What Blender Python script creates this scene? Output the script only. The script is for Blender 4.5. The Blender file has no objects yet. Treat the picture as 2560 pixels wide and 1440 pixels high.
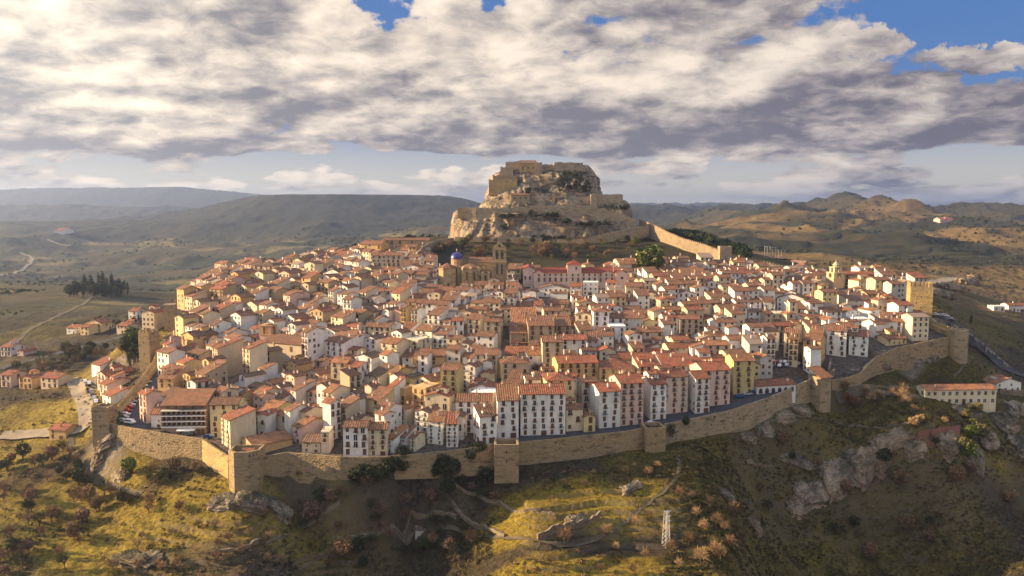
import bpy, math, random
import numpy as np
from mathutils import Vector
R = math.radians
random.seed(7); rng = np.random.default_rng(7)
sc = bpy.context.scene
COL = sc.collection
# ------------------------------------------------------------------ camera
F = 1993.0; TH = math.atan(200.0 / F); CT, ST = math.cos(TH), math.sin(TH)
cam = bpy.data.objects.new('camera', bpy.data.cameras.new('camera')); COL.objects.link(cam)
cam.data.sensor_width = 36; cam.data.lens = 36 * F / 2560
cam.data.clip_start = 1; cam.data.clip_end = 60000
cam.rotation_euler = (R(90) - TH, 0, 0); sc.camera = cam
def ray(px, py):
    u = (px - 1280) / F; v = (720 - py) / F
    return u, CT + v * ST, -ST + v * CT
def P(px, py, D):
    x, y, z = ray(px, py); k = D / y
    return np.array((x * k, D, z * k))
def pix(p):
    x, y, z = p; w = y * CT - z * ST; v = y * ST + z * CT
    return 1280 + F * x / w, 720 - F * v / w
# ------------------------------------------------------------------ noise
def _h(ix, iy, iz, s):
    n = (ix * 374761393 + iy * 668265263 + iz * 2147483647 // 3 + s * 974711) & 0xFFFFFFFF
    n = ((n ^ (n >> 13)) * 1274126177) & 0xFFFFFFFF
    n = ((n ^ (n >> 16)) * 2246822519) & 0xFFFFFFFF
    return ((n ^ (n >> 15)) & 0xFFFF) / 32767.5 - 1.0
def vn(x, y, z=0.0, s=0):
    x, y, z = np.broadcast_arrays(np.asarray(x, float), np.asarray(y, float), np.asarray(z, float))
    ix, iy, iz = (np.floor(a).astype(np.int64) for a in (x, y, z))
    fx, fy, fz = x - ix, y - iy, z - iz
    fx, fy, fz = (f * f * f * (f * (f * 6 - 15) + 10) for f in (fx, fy, fz))
    def c(a, b, d): return _h(ix + a, iy + b, iz + d, s)
    def l(a, b, t): return a + (b - a) * t
    return l(l(l(c(0,0,0), c(1,0,0), fx), l(c(0,1,0), c(1,1,0), fx), fy),
             l(l(c(0,0,1), c(1,0,1), fx), l(c(0,1,1), c(1,1,1), fx), fy), fz)
def fbm(x, y, z=0.0, o=4, s=0, g=0.5):
    t = 0; a = 1.0; n = 0
    for i in range(o):
        t = t + a * vn(x * 2**i, y * 2**i, z * 2**i, s + i * 17); n += a; a *= g
    return t / n
def ridged(x, y, z=0.0, o=4, s=0):
    t = 0; a = 1.0; n = 0
    for i in range(o):
        t = t + a * (1 - 2 * np.abs(vn(x * 2**i, y * 2**i, z * 2**i, s + i * 31))); n += a; a *= 0.5
    return t / n
def sstep(a, b, x):
    t = np.clip((x - a) / (b - a), 0, 1); return t * t * (3 - 2 * t)
# ------------------------------------------------------------------ ground heights
def slope_of(py):
    v = (720 - py) / F
    return (-ST + v * CT) / (CT + v * ST)
TD = np.array([150, 230, 250, 266, 283, 300, 320, 340, 360, 400, 440, 480, 520, 560, 585, 640, 700])
TP = np.array([1500, 1215, 1150, 1100, 1055, 1005, 948, 900, 852, 784, 729, 688, 650, 606, 596, 590, 590])
_tz = slope_of(TP) * TD
_tf = np.linspace(150, 700, 551)
_tzz = np.interp(_tf, TD, _tz); _tzz = np.convolve(np.pad(_tzz, 7, mode='edge'), np.ones(15) / 15, 'valid')
def Tz(X, Y):
    """street level inside the walls"""
    z = np.interp(Y, _tf, _tzz)
    q = X / Y
    z = z - 9.0 * sstep(0.23, 0.36, q) * sstep(455, 520, Y) - 5 * sstep(-.10, -.3, q) * sstep(470, 540, Y)
    return z
def hitT(px, py, up=0.0):
    """where the ray through a pixel meets the street level raised by up"""
    x, y, z = ray(px, py)
    t = np.arange(225, 640, 0.5)
    g = Tz(x / y * t, t) + up - z / y * t
    k = np.where(g > 0)[0]
    D = t[k[0]] if len(k) else 600
    return float(D)
# town wall: (px, top py, base py, height of the top over the street inside)
WALL = dict(
 s0=[(421,838,860,3.0),(392,872,895,3.0),(383,905,925,3.5),(340,962,985,3.5),(300,1010,1040,3.5),(276,1042,1080,3.5)],
 s1=[(262,1056,1100,1.3),(330,1070,1125,1.3),(400,1082,1148,1.3),(450,1089,1140,1.3),(505,1097,1150,1.3)],
 s2=[(505,1098,1150,1.3),(535,1120,1178,1.3),(570,1141,1197,1.3)],
 s3=[(643,1143,1182,1.3),(720,1131,1186,1.3),(790,1137,1192,1.3),(850,1143,1199,1.3),(920,1143,1192,1.3),(980,1140,1180,1.3),(1110,1129,1176,1.3),(1236,1111,1168,1.3)],
 s4=[(1295,1106,1162,1.3),(1404,1095,1152,1.3),(1470,1088,1145,1.3),(1550,1080,1130,1.3),(1612,1070,1122,1.3)],
 s5=[(1662,1060,1112,1.3),(1728,1047,1098,1.3),(1825,1026,1080,1.3),(1922,994,1045,1.3),(1978,970,1019,1.3),(2032,945,1000,1.3)],
 s6=[(2080,950,975,-.6),(2120,943,970,-.6),(2150,934,962,.2),(2168,915,950,1.3),(2190,893,938,1.3),(2245,868,922,1.3),(2305,856,908,1.3),(2364,843,892,1.3),(2392,838,888,1.3)],
 s7=[(2392,828,862,3.2),(2349,812,842,3.2),(2328,801,826,3.2),(2318,786,812,3.2),(2308,778,800,3.2)])
W3 = {}
for k, pts in WALL.items():
    out = []
    for (px, pt, pb, up) in pts:
        D = hitT(px, pt, up); a = P(px, pt, D); b = P(px, pb, D)
        out.append((a[0], a[1], a[2], b[2]))
    W3[k] = out
poly = []
for k in ('s0', 's1', 's2'): poly += [(p[0], p[1]) for p in W3[k]]
_b = P(605, 1140, 246); poly += [(_b[0] - 3, _b[1]), (_b[0] + 3, _b[1] + .5)]
for k in ('s3', 's4', 's5', 's6', 's7'): poly += [(p[0], p[1]) for p in W3[k]]
NFRONT = len(poly)
def qd(px, D): return ((px - 1280) / F * D / CT, D)
poly += [qd(2300, 425), qd(2262, 455), qd(2150, 500), qd(1990, 515), qd(1830, 530), qd(1700, 575), qd(1600, 640), qd(1150, 660), qd(1040, 600), qd(940, 575), qd(740, 520), qd(640, 500), qd(560, 480), qd(500, 450), qd(455, 410), qd(425, 385)]
POLY = np.array(poly)
def inside(X, Y):
    X = np.asarray(X, float); Y = np.asarray(Y, float)
    ins = np.zeros(X.shape, bool); n = len(POLY)
    for i in range(n):
        x1, y1 = POLY[i]; x2, y2 = POLY[(i + 1) % n]
        if y1 == y2: continue
        c = ((y1 > Y) != (y2 > Y)) & (X < (x2 - x1) * (Y - y1) / (y2 - y1) + x1)
        ins ^= c
    return ins
def edged(X, Y, soft=True):
    n = len(POLY); d = np.full(np.shape(X), 1e9)
    for i in range(n):
        if soft and i < NFRONT - 1: continue
        if not soft and i >= NFRONT - 1: continue
        a = POLY[i]; b = POLY[(i + 1) % n]; e = b - a; L = e @ e + 1e-9
        t = np.clip(((X - a[0]) * e[0] + (Y - a[1]) * e[1]) / L, 0, 1)
        d = np.minimum(d, np.hypot(X - a[0] - t * e[0], Y - a[1] - t * e[1]))
    return d
# outer ground: column -> [(D, py)] ; value < 0 means a height instead
OC = {
 -400: [(120,-130),(210,-104),(260,-99),(310,-92),(350,-86),(400,-82),(600,770),(800,715),(1100,690),(1600,670),(2500,600),(3300,556),(4500,560),(5400,512),(6200,540),(7500,480),(9500,500),(14000,520)],
 0: [(120,-128),(213,-103),(260,1250),(310,1105),(350,1010),(400,930),(470,860),(600,775),(800,712),(1100,700),(1600,672),(2500,598),(3300,553),(4500,562),(5400,508),(6200,540),(7500,478),(9500,500),(14000,520)],
 200: [(120,-128),(213,-104),(245,1325),(270,1215),(300,1100),(350,985),(400,915),(450,862),(550,790),(700,742),(800,715),(1100,700),(1600,675),(2500,600),(3400,553),(4500,558),(5400,512),(6200,540),(7500,472),(9500,495),(14000,520)],
 330: [(120,-124),(216,1440),(232,1345),(250,1250),(262,1190)],
 450: [(120,-122),(214,1440),(232,1330),(247,1225),(256,1190),(430,850),(500,812),(700,770),(900,740),(1600,678),(2500,610),(3400,553),(4500,556),(5400,518),(6200,540),(7500,469),(9500,495),(14000,520)],
 600: [(120,-122),(214,1440),(228,1345),(240,1250),(246,1223)],
 750: [(120,-130),(214,-113),(228,-110),(240,-104),(249,-96),(600,712),(700,722),(1000,708),(1600,684),(2200,620),(3000,530),(3400,466),(4200,480),(4800,520),(7500,497),(9500,510),(14000,520)],
 1000: [(120,-132),(214,-118),(232,-115),(248,-106),(258,-94),(620,592),(700,625),(900,660),(1600,650),(2500,565),(3100,530),(3500,474),(4300,485),(4900,520),(7500,520),(14000,520)],
 1180: [(120,-125),(214,-110),(232,-107),(248,-101),(259,-93),(680,600),(900,640),(1600,630),(2600,560),(3200,530),(3600,492),(4500,512),(7500,518),(14000,520)],
 1330: [(120,-124),(214,1440),(228,1350),(240,1270),(256,1200),(720,590),(1000,620),(2000,590),(3600,530),(7500,515),(14000,520)],
 1550: [(120,-126),(214,1440),(230,1370),(243,1270),(256,1200),(266,1150),(640,560),(700,600),(900,640),(1500,600),(3000,560),(5500,535),(8500,511),(14000,522)],
 1720: [(120,-128),(216,1440),(234,1350),(246,1260),(258,1190),(272,1125),(600,590),(680,640),(900,640),(1500,600),(3000,560),(5500,530),(8500,512),(14000,522)],
 1850: [(120,-132),(215,-106),(234,-103),(252,-99),(272,-94),(286,-87),(560,640),(680,655),(900,648),(1500,585),(2000,558),(3000,540),(5500,530),(8500,514),(14000,522)],
 2000: [(120,-140),(225,-132),(250,-130),(275,-121),(290,-104),(305,1045),(540,680),(700,662),(900,642),(1300,600),(1900,545),(2500,515),(3300,530),(8500,517),(14000,522)],
 2120: [(120,-144),(230,-138),(262,-132),(285,-118),(302,-94),(318,1030),(535,700),(650,682),(900,645),(1300,600),(1900,545),(2500,494),(3300,530),(8500,520),(14000,524)],
 2300: [(120,-148),(240,-140),(272,-130),(288,-110),(300,1075),(318,1010),(350,950),(480,760),(520,722),(600,705),(900,650),(1500,580),(2300,521),(2900,530),(8500,525),(14000,526)],
 2440: [(120,-140),(245,-132),(280,-116),(295,1120),(318,1035),(345,965),(372,900),(410,870),(480,800),(560,770),(700,712),(900,660),(1500,585),(2300,527),(2900,530),(8500,526),(14000,526)],
 2600: [(120,-140),(250,1440),(290,1270),(315,1100),(335,1025),(370,960),(420,905),(520,820),(600,778),(800,705),(1100,650),(1600,585),(2300,534),(2900,532),(8500,527),(14000,527)],
 3000: [(120,-140),(250,1440),(290,1270),(330,1100),(370,1000),(420,920),(560,810),(800,710),(1100,650),(1600,585),(2300,530),(8500,527),(14000,527)]}
cp = []
for px, L in OC.items():
    for D, py in L:
        s = py / D if py < 0 else float(slope_of(py))
        cp.append(((px - 1280) / F, math.log(D), s))
for k in WALL:
    for (x, y, zt, zb) in W3[k]:
        cp.append((x / y, math.log(y), zb / y))
cp = np.array(cp)
KA, KB = 3.2, 4.2
_A = np.c_[cp[:, 0] * KA, cp[:, 1] * KB]
_d = np.sqrt(((_A[:, None] - _A[None]) ** 2).sum(-1))
_n = len(cp)
_M = np.zeros((_n + 3, _n + 3)); _M[:_n, :_n] = -_d - np.eye(_n) * 0.01
_M[:_n, _n] = 1
_M[:_n, _n + 1] = _A[:, 0]; _M[:_n, _n + 2] = _A[:, 1]; _M[_n:, :_n] = _M[:_n, _n:].T
_w = np.linalg.solve(_M, np.r_[cp[:, 2], 0, 0, 0])
def Oz(X, Y):
    """ground outside the walls (smooth part)"""
    X = np.asarray(X, float); Y = np.asarray(Y, float); sh = X.shape
    q = (X / Y).ravel() * KA; b = np.log(Y).ravel() * KB; out = np.empty(q.shape)
    for i in range(0, len(q), 40000):
        a = q[i:i+40000]; c = b[i:i+40000]
        d = np.sqrt((a[:, None] - _A[None, :, 0]) ** 2 + (c[:, None] - _A[None, :, 1]) ** 2)
        out[i:i+40000] = -d @ _w[:_n] + _w[_n] + _w[_n+1] * a + _w[_n+2] * c
    return out.reshape(sh) * Y
def ground(X, Y, detail=True):
    X = np.asarray(X, float); Y = np.asarray(Y, float)
    o = Oz(X, Y); ins = inside(X, Y); t = Tz(X, Y)
    if detail:
        q = X / Y
        near = 1 - sstep(450, 900, Y)
        we = np.clip(edged(X, Y, False) / 14, 0, 1)
        rough = fbm(X / 22, Y / 22, 0, 5, 3) * 1.9 * near * we + fbm(X / 3.2, Y / 3.2, 0, 3, 9) * .45 * near * we
        # soft terraces on the slopes below and beyond the walls
        tm = (sstep(-.58, -.45, q) * (1 - sstep(-.22, -.12, q)) + sstep(-.02, .05, q) * (1 - sstep(.24, .3, q)) + .8 * sstep(.42, .5, q)) * (1 - sstep(244, 262, Y)) + .9 * sstep(.25, .35, q) * sstep(560, 700, Y) * (1 - sstep(1500, 1900, Y))
        tm = np.clip(tm, 0, 1) * we * np.where(q < -.1, 1 - .95 * sstep(234, 242, Y), 1) * np.clip(.85 + fbm(X / 40, Y / 40, 0, 2, 77) * .8, 0, 1)
        rough = rough * (1 - .85 * tm * (Y < 300))
        o = o + rough * (1 + .8 * sstep(.22, .3, X / Y) * (Y < 330)) + 1.6 * sstep(.2, .28, q) * (Y < 330) * we * ridged(X / 14, Y / 9, 0, 4, 31)
        st = 1.7 + 3.9 * sstep(500, 1200, Y)
        zz = (o + fbm(X / 50, Y / 50, 0, 3, 5) * 2.2) / st
        fr = zz - np.floor(zz)
        o = o + tm * st * (sstep(.80, .98, fr) - fr) * .95
        # folds and gullies in the far hills
        fa = sstep(560, 1300, Y)
        am = np.minimum(Y, 5000) * .017 * fa
        smo = 1 - .68 * sstep(1900, 3000, Y) * (1 - sstep(.05, .2, q)); o = o + smo * (1 + .9 * sstep(.12, .3, q) * (1 - sstep(2100, 2400, Y))) * am * (ridged(X / 420 + 3, Y / 520, 0, 5, 21) - .15) * (1 - .5 * sstep(3500, 7000, Y)) + fa * np.minimum(Y, 4000) * .003 * fbm(X / 60, Y / 60, 0, 4, 8)
    sd = edged(X, Y, True); ed = edged(X, Y, False)
    mesa = np.where((Y > 2700) & (Y < 5000) & (q > -.5) & (q < .02), 56.0 + 3 * fbm(X / 300, Y / 300, 0, 3, 15) - 60 * sstep(-.09, .0, q) - (Y - 3400) * .004, 1e4); o = np.minimum(o, mesa)
    o = np.minimum(o, 190.0 + Y * .001)
    ins = ins & ((ed > 1.15) | (sd < 2))
    w = np.where(ins, 1.0, np.where(ed < sd, 0.0, 1 - sstep(0, 45, sd)))
    return o * (1 - w) + t * w
def gz(x, y): return float(ground(np.array([x]), np.array([y]))[0])
def hitG(px, py, d0=200, d1=3000):
    x, y, z = ray(px, py)
    t = d0 * (d1 / d0) ** np.linspace(0, 1, 500)
    g = ground(x / y * t, t) - z / y * t
    k = np.where(g > 0)[0]; D = t[k[0]] if len(k) else d1
    X = x / y * D
    return X, D, gz(X, D)
# ------------------------------------------------------------------ materials
class NT:
    def __init__(s, nt): s.nt = nt
    def n(s, t, **k):
        o = s.nt.nodes.new(t)
        for a, b in k.items():
            if a.startswith('i_'): 
                key = a[2:]
                o.inputs[int(key) if key.isdigit() else key.replace('_', ' ')].default_value = b
            else: setattr(o, a, b)
        return o
    def l(s, a, b): s.nt.links.new(a, b)
    def m(s, op, a, b=None, c=None):
        o = s.n('ShaderNodeMath', operation=op)
        for i, v in enumerate((a, b, c)):
            if v is None: continue
            if isinstance(v, (int, float)): o.inputs[i].default_value = v
            else: s.l(v, o.inputs[i])
        return o.outputs[0]
    def vm(s, op, a, b=None):
        o = s.n('ShaderNodeVectorMath', operation=op)
        for i, v in enumerate((a, b)):
            if v is None: continue
            if isinstance(v, (tuple, list)): o.inputs[i].default_value = v
            else: s.l(v, o.inputs[i])
        return o
    def mix(s, f, a, b, bl='MIX'):
        o = s.n('ShaderNodeMix', data_type='RGBA', blend_type=bl)
        for i, v in ((0, f), (6, a), (7, b)):
            if isinstance(v, (int, float)): o.inputs[i].default_value = v
            elif isinstance(v, (tuple, list)): o.inputs[i].default_value = (*v[:3], 1)
            else: s.l(v, o.inputs[i])
        return o.outputs[2]
    def ramp(s, f, stops):
        o = s.n('ShaderNodeValToRGB'); e = o.color_ramp.elements
        while len(e) < len(stops): e.new(.5)
        for i, (p, c) in enumerate(stops):
            e[i].position = p; e[i].color = (*c, 1) if isinstance(c, (tuple, list)) else (c, c, c, 1)
        s.l(f, o.inputs[0]); return o.outputs[0]
    def noise(s, vec, sc, det=4, rough=.55, out=0):
        o = s.n('ShaderNodeTexNoise'); o.inputs['Scale'].default_value = sc
        o.inputs['Detail'].default_value = det; o.inputs['Roughness'].default_value = rough
        if vec is not None: s.l(vec, o.inputs['Vector'])
        return o.outputs[out]
def newmat(name, rough=.9):
    m = bpy.data.materials.new(name); m.use_nodes = True
    nt = NT(m.node_tree); b = m.node_tree.nodes['Principled BSDF']
    b.inputs['Roughness'].default_value = rough
    b.inputs['Specular IOR Level'].default_value = .25
    return m, nt, b
def simple(name, col, rough=.85, var=.25, scale=.6, bump=0.0, spec=None):
    m, t, b = newmat(name, rough)
    tc = t.n('ShaderNodeTexCoord').outputs['Object']
    n = t.noise(tc, scale, 5)
    c = t.mix(n, [x * (1 - var) for x in col], [min(1, x * (1 + var)) for x in col])
    t.l(c, b.inputs['Base Color'])
    if spec is not None: b.inputs['Specular IOR Level'].default_value = spec
    if bump:
        bp = t.n('ShaderNodeBump'); bp.inputs['Distance'].default_value = bump
        t.l(n, bp.inputs['Height']); t.l(bp.outputs[0], b.inputs['Normal'])
    return m
M = {}
# limewashed plaster: the object colour is the paint, with streaks and patches
m, t, b = newmat('plaster', .92)
oi = t.n('ShaderNodeObjectInfo'); g = t.n('ShaderNodeNewGeometry'); pos = g.outputs['Position']
n1 = t.noise(pos, .35, 5, .6); n2 = t.noise(t.vm('MULTIPLY', pos, (1.3, 1.3, .22)).outputs[0], 1.0, 4, .6)
dirt = t.ramp(n1, [(.35, 0.0), (.72, 1.0)]); stre = t.ramp(n2, [(.42, 0.0), (.75, 1.0)])
c = t.mix(t.m('MULTIPLY', dirt, .24), oi.outputs['Color'], (.30, .25, .19))
c = t.mix(t.m('MULTIPLY', stre, .30), c, (.22, .19, .15))
t.l(c, b.inputs['Base Color']); M['plaster'] = m
# curved clay tiles: rows running down the slope, moss and faded patches
m, t, b = newmat('clay_tiles', .88)
oi = t.n('ShaderNodeObjectInfo'); uv = t.n('ShaderNodeUVMap'); uv.uv_map = 'UVMap'
wv = t.n('ShaderNodeTexWave', wave_type='BANDS', bands_direction='X'); wv.inputs['Scale'].default_value = .42; wv.inputs['Distortion'].default_value = .6
t.l(uv.outputs[0], wv.inputs['Vector'])
pos = t.n('ShaderNodeNewGeometry').outputs['Position']
n1 = t.noise(pos, .45, 6, .75); n2 = t.noise(pos, 1.5, 4, .75)
c = t.mix(t.ramp(n1, [(.36, 0.0), (.5, .35), (.62, 1.0)]), oi.outputs['Color'], (.085, .062, .04))
c = t.mix(t.ramp(n2, [(.50, 0.0), (.66, .85)]), c, (.47, .29, .16))
c = t.mix(t.m('MULTIPLY', wv.outputs[1], .5), c, (.05, .03, .022))
t.l(c, b.inputs['Base Color'])
bp = t.n('ShaderNodeBump'); bp.inputs['Distance'].default_value = .12; bp.inputs['Strength'].default_value = .8
t.l(t.m('SUBTRACT', n2, wv.outputs[1]), bp.inputs['Height']); t.l(bp.outputs[0], b.inputs['Normal'])
M['tiles'] = m
# coursed rubble masonry; the object colour tints it
m, t, b = newmat('rubble_masonry', .95)
oi = t.n('ShaderNodeObjectInfo'); pos = t.n('ShaderNodeNewGeometry').outputs['Position']
vo = t.n('ShaderNodeTexVoronoi'); vo.inputs['Scale'].default_value = 1.0
t.l(t.vm('MULTIPLY', pos, (1.2, 1.2, 2.2)).outputs[0], vo.inputs['Vector'])
n1 = t.noise(pos, .16, 6, .65); n2 = t.noise(t.vm('MULTIPLY', pos, (.5, .5, 1.6)).outputs[0], .5, 5, .7)
c = t.mix(t.ramp(n1, [(.35, 0.0), (.7, .8)]), oi.outputs['Color'], (.21, .165, .11))
c = t.mix(t.ramp(vo.outputs['Color'], [(.1, 0.0), (.9, .36)]), c, (.38, .30, .20))
c = t.mix(t.ramp(n2, [(.52, 0.0), (.68, .8)]), c, (.075, .06, .042))
t.l(c, b.inputs['Base Color'])
bp = t.n('ShaderNodeBump'); bp.inputs['Distance'].default_value = .18
t.l(vo.outputs['Distance'], bp.inputs['Height']); t.l(bp.outputs[0], b.inputs['Normal'])
M['stone'] = m
# limestone rock with vertical staining, scrub in the ledges
m, t, b = newmat('limestone', .95)
g = t.n('ShaderNodeNewGeometry'); pos = g.outputs['Position']
n1 = t.noise(t.vm('MULTIPLY', pos, (1, 1, .35)).outputs[0], .12, 8, .68)
n2 = t.noise(t.vm('MULTIPLY', pos, (.8, .8, .22)).outputs[0], .30, 7, .72)
n3 = t.noise(pos, .05, 3, .5)
c = t.ramp(n1, [(.30, (.085, .075, .066)), (.44, (.26, .21, .165)), (.56, (.42, .345, .255)), (.74, (.58, .49, .37))])
c = t.mix(t.ramp(n2, [(.48, 0.0), (.58, .85)]), c, (.10, .082, .066))
c = t.mix(t.ramp(n3, [(.45, 0.0), (.6, .35)]), c, (.42, .27, .14))
nz = t.n('ShaderNodeSeparateXYZ'); t.l(g.outputs['Normal'], nz.inputs[0])
fl = t.m('MULTIPLY', t.ramp(nz.outputs[2], [(.45, 0.0), (.8, 1.0)]), t.ramp(n1, [(.35, 1.0), (.62, .35)]))
c = t.mix(fl, c, (.05, .05, .025))
t.l(c, b.inputs['Base Color'])
bp = t.n('ShaderNodeBump'); bp.inputs['Distance'].default_value = 2.6
t.l(t.m('ADD', n1, n2), bp.inputs['Height']); t.l(bp.outputs[0], b.inputs['Normal'])
M['rock'] = m
M['tiles_red'] = simple('new_red_tiles', (.20, .05, .032), .8, .22, 1.2)
# open country: zone colours carried by the mesh, broken up by grass, scrub and bare rock on the steep parts
m, t, b = newmat('open_ground', .97)
at = t.n('ShaderNodeAttribute'); at.attribute_name = 'zone'
g = t.n('ShaderNodeNewGeometry'); pos = g.outputs['Position']
n1 = t.noise(pos, .05, 6, .65); n2 = t.noise(pos, .7, 5, .7); n3 = t.noise(pos, .011, 6, .65)
c = t.mix(t.ramp(n1, [(.36, 0.0), (.66, 1.0)]), at.outputs['Color'], t.mix(1.0, at.outputs['Color'], (.55, .50, .50), 'MULTIPLY'))
c = t.mix(t.ramp(n2, [(.42, 0.0), (.60, .95)]), c, t.mix(1.0, c, (.36, .34, .36), 'MULTIPLY'))
c = t.mix(t.ramp(n3, [(.5, 0.0), (.62, .55)]), c, t.mix(1.0, c, (.45, .50, .40), 'MULTIPLY'))
nz = t.n('ShaderNodeSeparateXYZ'); t.l(g.outputs['True Normal'], nz.inputs[0])
st = t.m('MULTIPLY', t.ramp(nz.outputs[2], [(.52, 1.0), (.74, 0.0)]), t.ramp(n2, [(.3, .55), (.6, 1.0)]))
n5 = t.noise(pos, 2.2, 3, .7)
c = t.mix(t.ramp(n5, [(.5, 0.0), (.66, .7)]), c, t.mix(1.0, c, (.4, .38, .45), 'MULTIPLY'))
rk = t.ramp(n2, [(.3, (.10, .085, .07)), (.7, (.36, .30, .23))])
c = t.mix(t.m('MULTIPLY', st, at.outputs['Alpha']), c, rk)
t.l(c, b.inputs['Base Color'])
n4 = t.noise(pos, 2.6, 4, .75)
bp = t.n('ShaderNodeBump'); bp.inputs['Distance'].default_value = .9
t.l(t.m('ADD', t.m('ADD', n2, n1), t.m('MULTIPLY', n4, .35)), bp.inputs['Height']); t.l(bp.outputs[0], b.inputs['Normal'])
M['ground'] = m
# foliage and twigs tinted by the object colour
m, t, b = newmat('foliage', .85)
oi = t.n('ShaderNodeObjectInfo'); pos = t.n('ShaderNodeNewGeometry').outputs['Position']
n1 = t.noise(pos, .9, 3, .6)
c = t.mix(t.ramp(n1, [(.35, 0.0), (.65, 1.0)]), oi.outputs['Color'], t.mix(1.0, oi.outputs['Color'], (1.8, 1.6, 1.3), 'MULTIPLY'))
t.l(c, b.inputs['Base Color']); M['leaf'] = m
m, t, b = newmat('painted', .6)
t.l(t.n('ShaderNodeObjectInfo').outputs['Color'], b.inputs['Base Color']); M['paint'] = m
m, t, b = newmat('car_paint', .3)
b.inputs['Coat Weight'].default_value = .6
t.l(t.n('ShaderNodeObjectInfo').outputs['Color'], b.inputs['Base Color']); M['carpaint'] = m
M['glass'] = simple('window_glass', (.035, .035, .045), .15, .3, .5, spec=.6)
M['wood'] = simple('dark_wood', (.12, .062, .038), .7, .4, 2)
M['iron'] = simple('iron', (.03, .03, .03), .6, .2)
M['road_gravel'] = simple('pale_gravel', (.24, .20, .145), .97, .3, .4)
M['bark'] = simple('bark', (.11, .085, .065), .95, .4, 3)
M['asphalt'] = simple('asphalt', (.055, .055, .062), .9, .25, .5)
M['pave'] = simple('paving', (.20, .17, .14), .95, .3, .3)
M['track'] = simple('dirt_track', (.10, .083, .055), .97, .3, .4)
M['white'] = simple('white_paint', (.78, .77, .74), .7, .06)
M['rubber'] = simple('rubber', (.02, .02, .02), .8, .1)
M['steel'] = simple('galvanised_steel', (.45, .46, .46), .5, .1)
M['blue_tile'] = simple('blue_glazed_tiles', (.022, .018, .16), .35, .4, 3, spec=.6)
M['clay'] = simple('clay_pots', (.36, .2, .12), .9, .3)
# ------------------------------------------------------------------ mesh tools
class MB:
    def __init__(s): s.v = []; s.f = []; s.m = []; s.uv = []
    def poly(s, pts, mi=0, uv=None):
        k = len(s.v); s.v += [tuple(p) for p in pts]; s.f.append(tuple(range(k, k + len(pts)))); s.m.append(mi)
        if uv is None: uv = [(p[0] + p[1], p[2]) for p in pts]
        s.uv += uv
    def box(s, x0, x1, y0, y1, z0, z1, mi=0, bot=True):
        a = [(x0,y0,z0),(x1,y0,z0),(x1,y1,z0),(x0,y1,z0),(x0,y0,z1),(x1,y0,z1),(x1,y1,z1),(x0,y1,z1)]
        for f in ((0,1,5,4),(1,2,6,5),(2,3,7,6),(3,0,4,7),(4,5,6,7)) + (((3,2,1,0),) if bot else ()):
            s.poly([a[i] for i in f], mi)
    def prism(s, pts, z0, z1, mi=0, top=None):
        """pts: plan outline, counter-clockwise; z1 may be a list"""
        n = len(pts); zt = z1 if isinstance(z1, (list, tuple)) else [z1] * n
        zb = z0 if isinstance(z0, (list, tuple)) else [z0] * n
        for i in range(n):
            j = (i + 1) % n
            s.poly([(*pts[i], zb[i]), (*pts[j], zb[j]), (*pts[j], zt[j]), (*pts[i], zt[i])], mi)
        s.poly([(*pts[i], zt[i]) for i in range(n)], mi if top is None else top)
        s.poly([(*pts[i], zb[i]) for i in reversed(range(n))], mi)
    def bar(s, a, b, r, n=4, mi=0, r2=None):
        a = Vector(a); b = Vector(b); d = (b - a)
        if d.length < 1e-6: return
        d.normalize(); u = d.orthogonal().normalized(); w = d.cross(u); r2 = r if r2 is None else r2
        A = [a + (u * math.cos(2*math.pi*i/n) + w * math.sin(2*math.pi*i/n)) * r for i in range(n)]
        B = [b + (u * math.cos(2*math.pi*i/n) + w * math.sin(2*math.pi*i/n)) * r2 for i in range(n)]
        for i in range(n): s.poly([A[i], A[(i+1)%n], B[(i+1)%n], B[i]], mi)
        s.poly(A[::-1], mi); s.poly(B, mi)
    def slab(s, pts, t, mi=0, uv=None):
        """a sloping slab under the four or three given top corners"""
        dn = [(p[0], p[1], p[2] - t) for p in pts]; n = len(pts)
        s.poly(pts, mi, uv)
        s.poly(dn[::-1], mi)
        for i in range(n):
            j = (i + 1) % n; s.poly([pts[j], pts[i], dn[i], dn[j]], mi)
    def mesh(s, name, mats):
        me = bpy.data.meshes.new(name); me.from_pydata(s.v, [], s.f)
        for m in mats: me.materials.append(m)
        me.polygons.foreach_set('material_index', s.m)
        u = me.uv_layers.new(name='UVMap'); u.data.foreach_set('uv', np.array(s.uv, 'f').ravel())
        me.update(); return me
def link(name, me, parent=None, loc=(0,0,0), rz=0, color=None, scale=None):
    o = bpy.data.objects.new(name, me); COL.objects.link(o); o.location = loc
    if rz: o.rotation_euler = (0, 0, rz)
    if parent is not None: o.parent = parent
    if color is not None: o.color = (*color, 1)
    if scale is not None: o.scale = scale
    return o
def tag(o, label, cat=None, group=None, kind=None):
    if label: o['label'] = label
    if cat: o['category'] = cat
    if group: o['group'] = group
    if kind: o['kind'] = kind
    return o
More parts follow.
